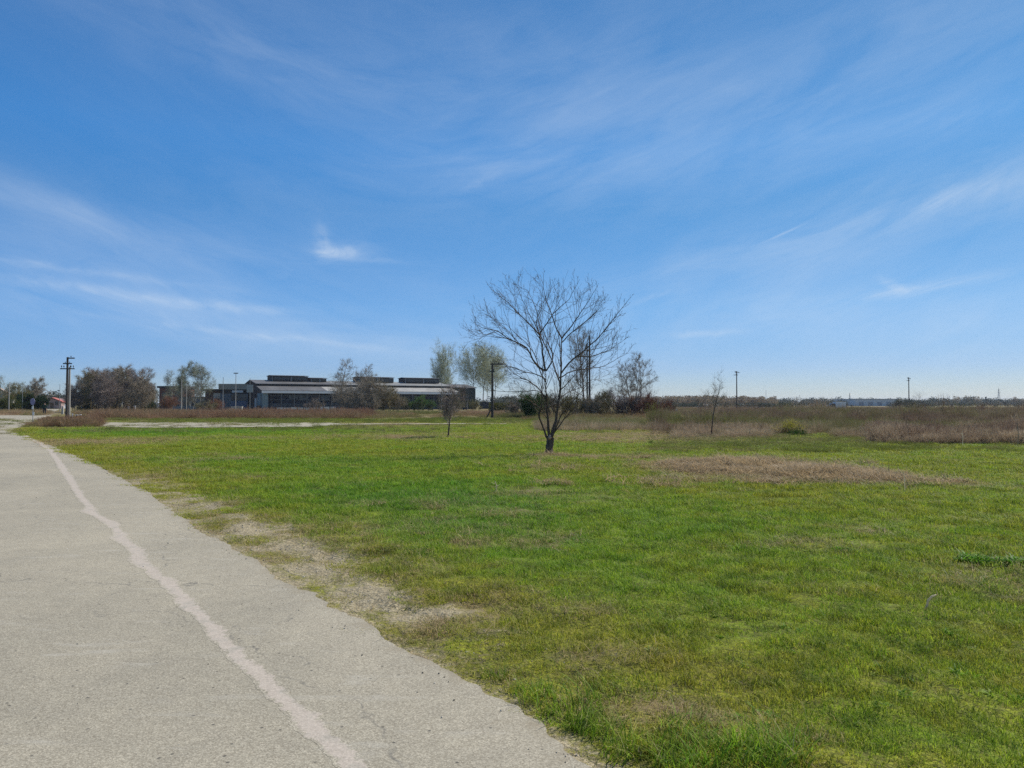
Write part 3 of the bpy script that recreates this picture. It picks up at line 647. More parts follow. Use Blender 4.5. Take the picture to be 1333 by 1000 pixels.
pebs = [proto('pebble', pebble(400+i)) for i in range(3)]
def make_pebbles():
    rg = np.random.default_rng(8); P = polar_points(rg, 1.5, 22, lambda r: 420 if r < 5 else 420*(5/r)**2.0, -45, 20); x, y = P[:, 0], P[:, 1]; e = edge_d(x, y); D = np.abs(poly_dist(x, y, BPATH)); n3 = fbm(x, y, .35, 23, 3)
    pr = np.where(e < 0, .55*np.exp(e/.10), .35*np.exp(-e/.18))*n3*1.5+.9*np.exp(-(D/.4)**2)*n3*(e > 0)+.006*(e < 0)
    P = P[rg.random(len(P)) < pr]; n = len(P); e = edge_d(P[:, 0], P[:, 1]); z = np.where(e < -.03, .005, height(P[:, 0], P[:, 1], e))+.001; s = (.005+.014*rg.random(n)**2.5)*np.clip(np.hypot(P[:, 0], P[:, 1])/6, 1, 2)
    scatter('loose_gravel', np.stack([P[:, 0], P[:, 1], z], 1), rg.random((n, 3))*6.28, np.stack([s, s, s*.8], 1), rg.integers(0, 3, n), pebs, np.zeros((n, 3)), 'loose grit and pebbles along the crumbling road edge'); print('pebbles', n)
make_pebbles()
hay = [proto('hay', blades_mesh('hay', 120+i, 110, .26, .01, .085, .009, 4.0, M['grass'], 1.0, 3)) for i in range(3)]
tufts('dry_hay', [(960,606,110,12,620),(1020,614,120,14,900),(1095,621,80,9,420),(860,600,60,6,120),(716,595,26,3,70),(900,610,50,7,160),(1150,626,24,4,60),(1245,629,22,1.5,24),(720,632,16,3,12),(875,625,60,8,60),(700,612,60,6,40),(800,575,110,5,140),(1020,627,60,4,60)], 5, 3, hay, (.95, 0, 0), 1.15, 1.1,
      'matted brown cut hay lying across the lawn right of the bare tree', .47)
broad = [proto('leafy_weed', blades_mesh('leafy_weed', 140+i, 18, .05, .02, .065, .016, 1.7, M['grass'], .12, 3, .4)) for i in range(3)]
tufts('leafy_weeds', [(1325,735,26,4,90),(1285,733,26,3,60),(1262,731,10,3,18),(1125,718,30,6,22),(1135,722,12,3,8),(1090,690,26,5,6),(1050,935,160,40,10),(1250,870,200,60,18),(960,830,200,50,10)], 6, 3, broad, (.05, 0, .8), .75, .8,
      'dark leafy weeds growing through the lawn')

tufts('weed_row', [(1325,736,26,3,70),(1287,733,24,2.5,44),(1263,731,8,3,12)], 12, 3, broad, (.30, 0, 1), 1.15, 1.3, 'row of dark broad leaved weeds with pale stems at the right edge')
# ------------------------------------------------------------------ trees
def grow(rg, base, d, L, r, lvl, P, out):
    nseg = P['seg'][lvl]; pts = [np.array(base, float)]; d = np.array(d, float); d /= np.linalg.norm(d)
    for i in range(nseg):
        d = d+rg.normal(0, P['wob'][lvl], 3)+np.array([0, 0, P['up'][lvl]]); d /= np.linalg.norm(d)
        pts.append(pts[-1]+d*L/nseg)
    pts = np.array(pts); t = np.linspace(0, 1, nseg+1); rad = r*(1-t*(1-P['tip'][lvl]))
    out.append((pts, rad, lvl))
    if lvl+1 >= len(P['n']) + 1: return
    n = P['n'][lvl]
    if n <= 0: return
    n = max(1, int(round(n*rg.uniform(.75, 1.25))))
    t0 = P['t0'][lvl]
    for k in range(n):
        tt = t0+(1-t0)*((k+rg.random())/n); f = tt*nseg; i = min(int(f), nseg-1); p = pts[i]*(1-(f-i))+pts[i+1]*(f-i)
        dd = pts[i+1]-pts[i]; dd /= np.linalg.norm(dd)
        az = k*2.4+rg.random()*1.5; ref = np.cross(dd, [math.cos(az), math.sin(az), .2]); ref /= np.linalg.norm(ref)+1e-9
        ang = math.radians(P['ang'][lvl]*rg.uniform(.7, 1.3)); nd = dd*math.cos(ang)+ref*math.sin(ang)
        LL = L*P['ratio'][lvl]*(1-P['taper'][lvl]*tt)*rg.uniform(.7, 1.25)
        grow(rg, p, nd, LL, max(.004, (r*(1-tt*(1-P['tip'][lvl])))*P['rr'][lvl]), lvl+1, P, out)
def twig_quads(rg, lines, lvls, n, lmin, lmax, w, spread=1.0, up=.25, t0=.2):
    src = [l for l in lines if l[2] in lvls]; seg = np.concatenate([np.stack([l[0][:-1], l[0][1:]], 1)[int(t0*(len(l[0])-1)):] for l in src])
    ln = np.linalg.norm(seg[:, 1]-seg[:, 0], axis=1); pr = ln/ln.sum(); idx = rg.choice(len(seg), n, p=pr); t = rg.random(n)[:, None]
    p = seg[idx, 0]*(1-t)+seg[idx, 1]*t; d = (seg[idx, 1]-seg[idx, 0])/ln[idx][:, None]
    nd = d+rg.normal(0, spread*.6, (n, 3))+np.array([0, 0, up]); nd /= np.linalg.norm(nd, axis=1)[:, None]
    L = (lmin+(lmax-lmin)*rg.random(n))[:, None]; q = p+nd*L+rg.normal(0, .08, (n, 3))*L
    s = np.cross(nd, rg.normal(0, 1, (n, 3))); s /= np.linalg.norm(s, axis=1)[:, None]; s = s*w*.5
    return np.stack([p-s, p+s, q+s*.35, q-s*.35], 1), q
def leaf_quads(rg, tips, n, jit, s):
    p = tips[rg.integers(0, len(tips), n)]+rg.normal(0, jit, (n, 3)); a = rg.normal(0, 1, (n, 3)); a /= np.linalg.norm(a, axis=1)[:, None]
    b = np.cross(a, rg.normal(0, 1, (n, 3))); b /= np.linalg.norm(b, axis=1)[:, None]; sz = (s*(.6+.8*rg.random(n)))[:, None]
    return np.stack([p-a*sz, p-b*sz*.6, p+a*sz, p+b*sz*.6], 1)

BASE = dict(seg=[7, 6, 5, 4], wob=[.06, .10, .14, .16], up=[.05, .06, .05, .03], tip=[.25, .25, .3, .4], n=[9, 6, 4], t0=[.25, .2, .15], ang=[45, 42, 40], ratio=[.55, .5, .5], taper=[.35, .3, .3], rr=[.5, .55, .6])
def tree_parts(seed, h, r=.14, stems=1, P=None, ntw=4000, tl=(.5, 1.2), tw=.02, tsp=1.0, tup=.3, nleaf=0, ls=.06, jit=.2, stem_lean=.15, stem_h=1.0, basew=.3, tlv=(2, 3), lvt=1):
    rg = np.random.default_rng(seed); Q = dict(BASE); Q.update(P or {}); out = []
    for s in range(stems):
        a = 2*math.pi*s/stems+rg.random()*.8; b = (math.cos(a)*basew*(stems > 1), math.sin(a)*basew*(stems > 1), -.1)
        ln = stem_lean*rg.uniform(.4, 1.3) if stems > 1 else stem_lean*.3
        grow(rg, b, (math.cos(a)*ln, math.sin(a)*ln, 1), h*stem_h*(1 if s == 0 else rg.uniform(.75, 1)), r*(1 if s == 0 else rg.uniform(.6, 1)), 0, Q, out)
    lv = [l for l in tlv if any(o[2] == l for o in out)] or [max(o[2] for o in out)]
    tq, tips = twig_quads(rg, out, lv, ntw, tl[0], tl[1], tw, tsp, tup)
    trunk = [(p, q) for p, q, l in out if l < lvt]; br = [(p, q) for p, q, l in out if l >= lvt]
    lq = leaf_quads(rg, tips, nleaf, jit, ls) if nleaf else None
    return trunk, br, tq, lq
def tree(name, px, d, htop, label, cat='tree', group=None, tmat='bark_grey', cmat='twig_brown', lmat=None, py0=None, **kw):
    """px column, distance d, total height in metres"""
    trunk, br, tq, lq = tree_parts(h=htop, **kw)
    zs = np.concatenate([tq.reshape(-1, 3)[:, 2]]+([lq.reshape(-1, 3)[:, 2]] if lq is not None else [])); k = htop/np.percentile(zs, 99.6)
    o = empty(name, (X(px, d), d, 0), 0, label, cat, group); o.scale = (k, k, k)
    link('trunk', tubes_mesh('trunk', trunk, M[tmat], 8), o)
    link('crown', tubes_mesh('crown', br, M[cmat], 5, .03, True, tq), o)
    if lq is not None: link('leaves', np_mesh('leaves', lq.reshape(-1, 3), np.arange(len(lq)*4).reshape(-1, 4), M[lmat]), o)
    return o
def place(proto_o, px, d, htop, h0, label, group=None, wid=1.0, rz=0, name=None):
    c = copy_tree(proto_o); k = htop/h0*proto_o.scale[2]; c.location = (X(px, d), d, 0); c.scale = (k*wid, k*wid, k); c.rotation_euler = (0, 0, rz); c['label'] = label
    if group: c['group'] = group
    return c

# --- the bare tree in the middle of the lawn
def main_tree():
    d0 = 24.4; bx = X(715, d0); S = d0/F
    root = empty('bare_tree', (bx, d0, 0), 0, 'leafless tree with several dark stems from one short trunk, alone on the lawn', 'tree')
    def r4(x, y): return 580+x/3.703, 330+y/3.703
    def loc(p, dep): px, py = r4(*p); px = 715+(px-715)*.95; py = 592+(py-592)*.95; d = d0+dep; return np.array([X(px, d)-bx, dep, Z(py, d)])
    # limbs traced as stems with their own lean towards or away from the viewer: (points, start radius, depth at end)
    T = [([(500,985),(500,945),(505,905),(508,880)], .125, 0, 0),
         ([(502,895),(492,800),(490,740),(484,640),(480,540)], .060, 0, -.15),
         ([(508,890),(530,800),(545,720),(556,640),(560,540),(562,450),(565,375)], .066, 0, .25),
         ([(496,900),(462,815),(447,770),(462,715),(463,620),(466,545),(470,500)], .040, 0, -.45),
         ([(515,880),(540,820),(563,770),(620,700),(665,650),(700,600)], .034, 0, -.7),
         ([(518,870),(560,810),(590,770),(640,730),(700,700),(760,690)], .026, .1, .8),
         ([(478,545),(430,510),(385,430),(300,385),(240,345),(180,330),(125,312)], .036, -.15, -.9),
         ([(480,540),(466,450),(450,360)], .042, -.15, .1),
         ([(484,545),(520,480),(500,420),(478,350),(440,250)], .028, -.15, .7),
         ([(450,362),(400,310),(340,250),(290,195),(240,160),(195,118)], .027, .1, -.4),
         ([(450,362),(435,300),(440,250),(405,170),(385,130)], .022, .1, .55),
         ([(452,360),(490,300),(540,235),(600,180),(655,80)], .024, .1, -.8),
         ([(565,378),(535,330),(515,260),(485,190),(470,120),(472,55)], .026, .25, -.2),
         ([(565,378),(615,315),(660,250),(700,190),(752,100)], .026, .25, .9),
         ([(566,400),(620,345),(690,290),(740,240),(790,150)], .022, .25, -.3),
         ([(558,560),(600,505),(690,430),(765,360),(820,290),(860,240),(915,172)], .036, .2, .3),
         ([(640,470),(720,470),(800,440),(850,410),(900,372)], .020, .25, -.8),
         ([(556,580),(620,545),(700,535),(780,520),(850,480),(905,455)], .022, .2, 1.1),
         ([(552,600),(520,510),(480,420),(440,330),(395,245),(350,150),(345,60)], .026, .15, 1.2),
         ([(485,590),(440,565),(380,550),(310,525),(250,525),(200,500)], .022, -.1, -1.2),
         ([(487,700),(450,640),(400,600),(340,570),(290,530),(230,440)], .024, -.1, .9),
         ([(487,680),(440,645),(370,650),(300,650),(240,648),(180,640)], .018, -.1, -.6),
         ([(550,650),(600,600),(650,540),(700,440),(760,410)], .022, .15, -1.0),
         ([(548,690),(600,650),(660,630),(720,590),(760,600)], .018, .1, 1.3),
         ([(480,600),(450,540),(430,470),(380,400),(300,330),(250,270)], .024, -.1, 1.3),
         ([(490,760),(430,720),(390,690),(340,670),(300,690)], .017, -.1, .5),
         ([(380,430),(340,400),(300,350),(230,290),(170,250)], .015, -.6, -.3),
         ([(240,345),(180,360),(130,350),(90,320)], .010, -.8, -1.1),
         ([(300,385),(200,370),(140,370),(100,345)], .010, -.7, -.3),
         ([(345,250),(330,190),(300,130),(285,90)], .010, -.3, -.6),
         ([(620,345),(640,260),(640,190),(690,140)], .012, .1, .2), ([(500,900),(485,940),(520,985)], .022, .05, .12)]
    lines = []
    rg = np.random.default_rng(77)
    for pts, r, da, db in T:
        n = len(pts); P = np.array([loc(p, da+(db-da)*i/(n-1)) for i, p in enumerate(pts)])
        # resample smooth
        out = []
        for i in range(n-1):
            p0 = P[max(i-1, 0)]; p1 = P[i]; p2 = P[i+1]; p3 = P[min(i+2, n-1)]
            for t in (0, .33, .66): out.append(.5*((2*p1)+(-p0+p2)*t+(2*p0-5*p1+4*p2-p3)*t*t+(-p0+3*p1-3*p2+p3)*t**3))
        out.append(P[-1]); out = np.array(out); m = len(out); out[1:-1] += rg.normal(0, .008, (m-2, 3))
        tt = np.linspace(0, 1, m); tip = .95 if r > .1 else (.55 if n < 4 and r > .03 else .16)
        lines.append((out, (r if r > .1 else r*.86)*(1-tt*(1-tip)), 0))
    trunk = [(p, r) for p, r, _ in lines[:4]]
    tr = lines[0]; tr[1][0] *= 1.75; tr[1][1] *= 1.3; tr[1][2] *= 1.12
    out = []
    Pm = dict(seg=[7, 6, 5], wob=[.018, .03, .04], up=[.04, .035, .03], tip=[.22, .25, .4], n=[4, 2], t0=[.2, .25], ang=[32, 32], ratio=[.5, .5], taper=[.35, .3], rr=[.6, .65])
    crown = list(lines[4:])
    for p, r, _ in lines[1:]:
        L = np.linalg.norm(np.diff(p, axis=0), axis=1).sum(); n = max(2, int(L*4.8)); m = len(p)
        def inside(q_):
            dd_ = d0+q_[1]; qx = 666.5+(q_[0]+bx)/dd_*F; qy = 526-(q_[2]-CH)/dd_*F
            return ((qx-712)/108)**2+((qy-448)/102)**2 < jit_
        for k in range(n):
            t = .22+.76*(k+rg.random())/n; f = t*(m-1); i = min(int(f), m-2); q = p[i]+(p[i+1]-p[i])*(f-i); dd = p[i+1]-p[i]; dd /= np.linalg.norm(dd)
            rad = r[i]
            v = rg.normal(0, 1, 3); v -= dd*v.dot(dd); v /= np.linalg.norm(v); a = math.radians(rg.uniform(22, 55)); nd = dd*math.cos(a)+v*math.sin(a)+np.array([0, 0, .22])
            lowf = .55+.45*min(1, q[2]/3.0)
            sl = rg.uniform(.55, 1.75)*lowf*(1.2-.6*t)
            jit_ = rg.uniform(.7, 1.3)
            while sl > .25 and not inside(q+(nd+np.array([0, 0, .25]))*sl): sl *= .8
            grow(rg, q, nd, sl, max(.0046, min(.012, rad*.55)), 0, Pm, out)
    crown += out
    link('trunk', tubes_mesh('trunk', trunk, M['bark_dark'], 10, .03), root)
    link('crown', tubes_mesh('crown', [(p, r) for p, r, _ in crown], M['bark_dark'], 6, .02), root)
    # pale sawn scar above the fork
    s = MB(); s.tube([(-.0, -.118, .50), (.01, -.135, .56), (.015, -.115, .63)], [.035, .05, .03], 8); s.build('pruning_scar', M['bark_tan'], root, smooth=True)
    return root
main_tree()

# --- young brown-leaved tree and thin sapling
d = 36.7
tree('young_tree', 583, d, Z(497, d), 'slim young tree with reddish brown twigs, left of the tall bare tree', tmat='bark_dark', cmat='twig_purple', lmat='leaf_brown', seed=11, r=.055, P=dict(n=[15, 6, 3], t0=[.28, .2, .2], ang=[52, 38, 32], up=[.05, .10, .06, .03], ratio=[.42, .5, .5], wob=[.05, .07, .1, .1]), ntw=2800, tl=(.15, .5), tw=.012, nleaf=500, ls=.024, jit=.05)
d = 36.5
sap = tree('sapling', 925, d, Z(478, d), 'thin leaning sapling with sparse twigs at the edge of the lawn', tmat='bark_dark', cmat='twig_brown', seed=14, r=.045, P=dict(n=[12, 3, 1], t0=[.42, .3, .3], ang=[38, 28, 26], up=[.03, .04, .03, .02], ratio=[.32, .45, .5], wob=[.03, .06, .1, .1]), ntw=260, tl=(.15, .5), tw=.010)
sap.rotation_euler = (0, R(6), 0)

# --- brown grove at the left
G1 = 'bare trees of the dense grove behind the utility pole'
gp = [tree('grove_tree', 110+30*i, 150, 8.4, 'bare brown tree in the dense grove between the tall pole and the birches', group=G1, tmat='bark_grey', cmat=('twig_brown', 'twig_olive', 'twig_purple')[i], seed=20+i, r=.11, stems=2, P=dict(n=[13, 7, 4], t0=[.05, .15, .2], ang=[44, 40, 35], ratio=[.42, .5, .5]), ntw=10500, tl=(.4, 1.0), tw=.030, stem_lean=.14) for i in range(3)]
lab = gp[0]['label']
for i, (px, d_, h) in enumerate([(103,151,6.9),(118,147,8.0),(132,153,8.7),(147,148,9.0),(160,155,8.9),(174,150,8.6),(185,147,7.6),(126,160,8.2),(153,162,8.8),(170,160,8.6),(110,158,7.4),(140,143,8.0),(180,143,6.6),(194,156,6.3),(98,146,5.6)]):
    if i < 3: o = gp[i]; k = h/8.4*o.scale[0]; o.location = (X(px, d_), d_, 0); o.scale = (k, k, k)
    else: place(gp[i % 3], px, d_, h, 8.4, lab, G1, rz=i*1.3) if False else None
def replace_copies(protos, specs, label, group, h0):
    base = [p.scale[2] for p in protos]
    for i, (px, d_, h, w) in enumerate(specs):
        src = protos[i % len(protos)]; c = copy_tree(src); k = h/h0; c.scale = (k*w, k*w, k); c.location = (X(px, d_), d_, 0); c.rotation_euler = (0, 0, i*1.7+.5); c['label'] = label
        if group: c['group'] = group
hgt = {}
def copies(protos, h0s, specs, label, group):
    for i, (px, d_, h, w) in enumerate(specs):
        src = protos[i % len(protos)]; c = copy_tree(src); k0 = src['k0']; k = k0*h/h0s; w *= 1.2; c.scale = (k*w, k*w, k); c.location = (X(px, d_), d_, 0); c.rotation_euler = (0, 0, i*1.7+.5); c['label'] = label
        if group: c['group'] = group
for i, o in enumerate(gp):
    h = (6.9, 8.0, 8.7)[i]; o['k0'] = o.scale[2]*8.4/h
copies(gp, 8.4, [(147,148,9.0,1),(160,155,8.9,1),(174,150,8.6,1),(185,147,7.6,1),(126,160,8.2,1),(153,162,8.8,1),(170,160,8.6,1),(110,158,7.4,1),(140,143,8.0,1),(180,143,6.6,1),(193,156,6.0,.8),(97,146,5.4,.8)], lab, G1)

# --- far left trees
d = 175
tree('round_tree', 44, d, Z(491, d), 'rounded brown bare tree above the dark evergreen bush at far left', tmat='bark_grey', cmat='twig_brown', seed=31, r=.13, stems=3, P=dict(n=[11, 7, 4], t0=[.25, .15, .2], ang=[48, 42, 35], ratio=[.42, .5, .5]), ntw=12000, tl=(.3, .8), tw=.028)
tree('olive_tree', 20, 185, Z(497, 185), 'loose olive green tree left of the rounded brown tree', tmat='bark_grey', cmat='twig_olive', lmat='leaf_olive', seed=32, r=.1, stems=2, ntw=4500, tl=(.3, .9), tw=.026, nleaf=3500, ls=.09)
tree('olive_tree', -4, 180, Z(490, 180), 'dark green tree cut off by the left edge of the picture', tmat='bark_grey', cmat='twig_brown', lmat='leaf_green', seed=33, r=.1, stems=2, ntw=4500, tl=(.3, .9), tw=.026, nleaf=2500, ls=.09)
tree('olive_tree', 30, 172, Z(506, 172), 'short pale olive tree behind the lamp post at far left', tmat='bark_grey', cmat='twig_olive', lmat='leaf_olive', seed=34, r=.08, stems=2, ntw=3500, tl=(.3, .9), tw=.026, nleaf=3000, ls=.09)

# --- shrubs
def shrub(name, px, d, h, w, label, seed, cmat, lmat=None, nleaf=0, group=None, ntw=3500, ls=.06, tw=.02, cat='shrub', lean=.9, tl=(.25, .8)):
    rg = np.random.default_rng(seed); out = []; ns = max(7, int(w*2.2))
    Pm = dict(seg=[6, 5, 4], wob=[.12, .16, .16], up=[.09, .06, .03], tip=[.3, .3, .4], n=[6, 3], t0=[.2, .2], ang=[38, 40], ratio=[.5, .5], taper=[.3, .3], rr=[.6, .6])
    for s in range(ns):
        a = rg.random()*6.28; q = rg.random()**.6; rx = math.cos(a)*q*w*.36; ry = math.sin(a)*q*w*.30; l = h*(1-.45*q*q)*rg.uniform(.72, 1.02)
        grow(rg, (rx, ry, -.05), (math.cos(a)*q*lean*.7, math.sin(a)*q*lean*.7, 1), l, .02+.006*h, 0, Pm, out)
    tq, tips = twig_quads(rg, out, (0, 1, 2), ntw, tl[0]*h/4+.1, tl[1]*h/4+.1, tw, 1.1, .2, 0)
    o = empty(name, (X(px, d), d, 0), 0, label, cat, group)
    sc = h/np.percentile(tq.reshape(-1, 3)[:, 2], 99.5); o.scale = (1, 1, sc); o['k0'] = sc
    link('crown', tubes_mesh('crown', [(p, r) for p, r, l in out], M[cmat], 4, .03, True, tq), o)
    if nleaf:
        lq = leaf_quads(rg, tips, nleaf, .12, ls); link('leaves', np_mesh('leaves', lq.reshape(-1, 3), np.arange(len(lq)*4).reshape(-1, 4), M[lmat]), o)
    return o
shrub('evergreen_bush', 36, 165, 3.4, 5.5, 'dark evergreen bush under the rounded brown tree', 41, 'leaf_dark', 'leaf_dark', 9000, ls=.13)
shrub('evergreen_bush', 52, 160, 3.2, 4.5, 'dark evergreen bush beside the walking person', 42, 'leaf_dark', 'leaf_dark', 8000, ls=.13)
shrub('evergreen_bush', 4, 160, 3.2, 6, 'green bush at the left edge behind the lamp post', 43, 'leaf_green', 'leaf_olive', 5000, ls=.1)
shrub('low_bush', 110, 144, 1.4, 2.4, 'low dark bush at the foot of the brown grove', 44, 'leaf_dark', 'leaf_dark', 1500, ls=.08, ntw=900)
shrub('low_bush', 190, 148, 2.3, 3.5, 'dark bush at the right foot of the brown grove', 45, 'twig_brown', 'leaf_dark', 2500, ls=.09, ntw=1500)
tree('small_tree', 196, 230, 5.8, 'small dark tree beyond the white van', tmat='bark_grey', cmat='twig_brown', lmat='leaf_dark', seed=35, r=.08, stems=2, ntw=2500, tl=(.3, .8), tw=.03, nleaf=2500, ls=.12)

for i, (px, d_, h, w) in enumerate([(120,156,2.2,5),(136,157,2.6,5),(150,158,2.2,6),(166,157,2.5,5),(180,156,2.2,5)]):
    shrub('undergrowth_shrub', px, d_, h, w, ('leftmost', 'second', 'middle', 'fourth', 'rightmost')[i]+' of the five dim brown shrubs under the brown grove', 140+i, ('twig_brown', 'twig_purple')[i % 2], 'leaf_dark', 300, 'dim shrubs under the brown grove', 2600, ls=.07, tw=.03)
# --- birch-like willows
d = 205
W1 = dict(n=[13, 8, 4], t0=[.22, .15, .1], ang=[36, 42, 45], up=[.04, .03, -.04, -.08], ratio=[.42, .5, .55])
tree('birch_tree', 237, d, Z(470, d), 'tall pale green birch with white trunk behind the lamp posts', tmat='bark_pale', cmat='twig_grey', lmat='leaf_willow', seed=51, r=.17, P=W1, ntw=8000, tl=(.4, 1.1), tw=.028, tup=-.1, nleaf=8500, ls=.085, jit=.2)
tree('birch_tree', 260, d+4, Z(473, d), 'pale green birch with spreading crown next to the low buildings', tmat='bark_pale', cmat='twig_grey', lmat='leaf_willow', seed=52, r=.17, P=W1, ntw=7000, tl=(.4, 1.1), tw=.028, tup=-.1, nleaf=6500, ls=.085)
tree('birch_tree', 224, d+8, Z(480, d), 'shorter pale birch in front of the red brick building', tmat='bark_pale', cmat='twig_grey', lmat='leaf_willow', seed=53, r=.13, P=W1, ntw=4000, tl=(.4, 1.1), tw=.028, tup=-.1, nleaf=3200, ls=.085)
tree('birch_tree', 250, d-6, Z(497, d), 'low whitish twiggy birch in front of the grey wall', tmat='bark_pale', cmat='twig_grey', seed=54, r=.13, stems=3, P=W1, ntw=5000, tl=(.4, 1.1), tw=.03, tup=0)
shrub('red_shrub', 222, 190, 3.6, 5, 'reddish brown shrub below the brick building', 46, 'twig_red', 'leaf_brown', 2500, ls=.08)

# --- vegetation before the shed
d = 172
tree('bare_roadside_tree', 441, d, Z(466, d), 'slender bare tree with white trunk in front of the long shed', tmat='bark_pale', cmat='twig_brown', seed=61, r=.14, P=dict(n=[18, 7, 4], t0=[.35, .15, .2], ang=[58, 42, 35], ratio=[.26, .5, .5]), ntw=3600, tl=(.3, .9), tw=.026)
tree('bare_roadside_tree', 474, d+2, Z(474, d), 'spreading bare tree above the brown thicket before the shed', tmat='bark_grey', cmat='twig_brown', seed=62, r=.13, stems=2, P=dict(n=[10, 7, 4], t0=[.4, .15, .2], ang=[50, 42, 35], ratio=[.42, .5, .5]), ntw=6500, tl=(.3, 1.0), tw=.026)
tree('bare_roadside_tree', 429, d+1, Z(486, d), 'small bare tree left of the slender white-trunked tree', tmat='bark_grey', cmat='twig_grey', seed=63, r=.07, ntw=1300, tl=(.3, .9), tw=.02)
T1 = [(455,168,6.4,6.5,'brown thicket left of the centre of the shed front','twig_brown',6500),(476,166,7.4,7.5,'tallest brown thicket in front of the shed','twig_brown',9500),(498,168,6.4,7,'olive brown thicket at the right of the tallest one','twig_olive',8500),
      (487,163,3.6,6,'low dark thicket at the foot of the tallest one','twig_brown',4500),(513,170,4.0,5,'low brown thicket right of the olive brown one','twig_brown',4000)]
for i, (px, d_, h, w, lb, cm, nt_) in enumerate(T1): shrub('thicket', px, d_, h, w, lb, 70+i, cm, 'leaf_olive', 900, 'thickets in front of the long shed', nt_, ls=.06, tw=.03)
shrub('shed_bush', 528, 185, 3.2, 6, 'dark green brown bush under the white shed gutter', 80, 'twig_brown', 'leaf_dark', 4200, ls=.09)
shrub('shed_bush', 549, 183, 3.4, 5, 'bright green bush before the dark shed front', 81, 'twig_brown', 'leaf_green', 6500, ls=.1)
shrub('shed_bush', 570, 186, 3.0, 5, 'dull green bush right of the bright green one', 82, 'twig_brown', 'leaf_dark', 3200, ls=.09)
shrub('shed_bush', 592, 190, 2.9, 5, 'brown bush near the right end of the shed', 83, 'twig_brown', 'leaf_olive', 1500, ls=.08)
shrub('shed_bush', 616, 195, 2.6, 4, 'light brown bush beyond the right end of the shed', 84, 'twig_olive', 'leaf_olive', 1500, ls=.08)
shrub('shed_bush', 412, 178, 3.0, 6, 'dark brambly bush before the shed doors', 85, 'twig_purple', 'leaf_dark', 600, ls=.08)
shrub('shed_bush', 286, 190, 3.0, 6, 'reddish bush before the low brick annex', 86, 'twig_red', 'leaf_brown', 1500, ls=.08)
shrub('shed_bush', 270, 185, 2.4, 6, 'brownish bush at the foot of the birches', 87, 'twig_brown', 'leaf_olive', 1500, ls=.08)

# --- tall poplars
d = 255
PP = dict(n=[18, 9, 4], t0=[.12, .12, .15], ang=[42, 38, 38], up=[.05, .06, .06, .03], ratio=[.46, .52, .5])
pop1 = tree('poplar', 576, 262, Z(446, 262), 'pale green poplar rising behind the right end of the shed', tmat='bark_pale', cmat='twig_green', lmat='leaf_pale', seed=91, r=.20, stems=3, P=PP, ntw=17000, tl=(.5, 1.7), tw=.036, nleaf=15000, ls=.12, jit=.25, stem_lean=.14)
pop1.scale = (pop1.scale[0]*.86, pop1.scale[1]*.86, pop1.scale[2])
tree('poplar', 618, d, Z(446, d), 'first green poplar of the clump right of the shed', tmat='bark_grey', cmat='twig_green', lmat='leaf_pale', seed=92, r=.20, P=dict(PP, t0=[.38, .15, .1], ang=[50, 40, 36]), ntw=9500, tl=(.5, 1.9), tw=.034, nleaf=7000, ls=.12, jit=.25)
tree('poplar', 629, d+6, Z(444, d), 'tallest green poplar of the clump left of the wooden pole', tmat='bark_grey', cmat='twig_green', lmat='leaf_pale', seed=93, r=.22, P=dict(PP, t0=[.35, .15, .1], ang=[50, 40, 36]), ntw=9500, tl=(.5, 1.9), tw=.034, nleaf=7000, ls=.12, jit=.25)
tree('poplar', 643, d-3, Z(456, d), 'leaning green poplar behind the wooden pole', tmat='bark_grey', cmat='twig_green', lmat='leaf_pale', seed=94, r=.18, P=dict(PP, t0=[.35, .15, .1], ang=[50, 40, 36]), ntw=8000, tl=(.5, 1.9), tw=.034, nleaf=5500, ls=.12, jit=.25)
tree('poplar', 634, d+10, Z(462, d), 'thin green poplar in the middle of the clump', tmat='bark_grey', cmat='twig_green', lmat='leaf_pale', seed=95, r=.14, P=dict(PP, t0=[.35, .15, .1]), ntw=3500, tl=(.5, 1.6), tw=.034, nleaf=3000, ls=.10, jit=.25)

# --- thicket behind the bare tree
tree('tall_thin_tree', 762, 103, Z(424, 103), 'tall bare tree wrapped round the pole behind the lone tree', tmat='bark_dark', cmat='twig_brown', seed=101, r=.15, P=dict(n=[30, 8, 3], t0=[.25, .2, .2], ang=[55, 42, 35], ratio=[.27, .5, .5]), ntw=8000, tl=(.2, .8), tw=.018)
tree('thicket_tree', 826, 108, Z(460, 108), 'bushy bare tree at the right end of the thicket', tmat='bark_dark', cmat='twig_brown', seed=102, r=.13, stems=3, P=dict(n=[9, 6, 4], t0=[.25, .15, .2], ang=[42, 40, 35], ratio=[.42, .5, .5]), ntw=9000, tl=(.25, .8), tw=.020, stem_lean=.22)
tree('thicket_tree', 843, 112, Z(486, 112), 'small bare tree right of the bushy bare tree', tmat='bark_dark', cmat='twig_purple', seed=103, r=.08, stems=2, ntw=1800, tl=(.2, .6), tw=.014)
tree('thicket_tree', 802, 112, Z(484, 112), 'small bare tree left of the bushy bare tree', tmat='bark_dark', cmat='twig_grey', seed=104, r=.08, stems=2, ntw=1800, tl=(.2, .6), tw=.014)
tree('thicket_tree', 742, 112, Z(476, 112), 'small bare tree left of the tall pole tree', tmat='bark_dark', cmat='twig_grey', seed=105, r=.08, stems=2, ntw=1600, tl=(.2, .6), tw=.014)
tree('thicket_tree', 690, 108, Z(480, 108), 'small grey tree behind the left side of the lone tree', tmat='bark_dark', cmat='twig_grey', seed=106, r=.07, stems=2, ntw=1100, tl=(.2, .6), tw=.012)
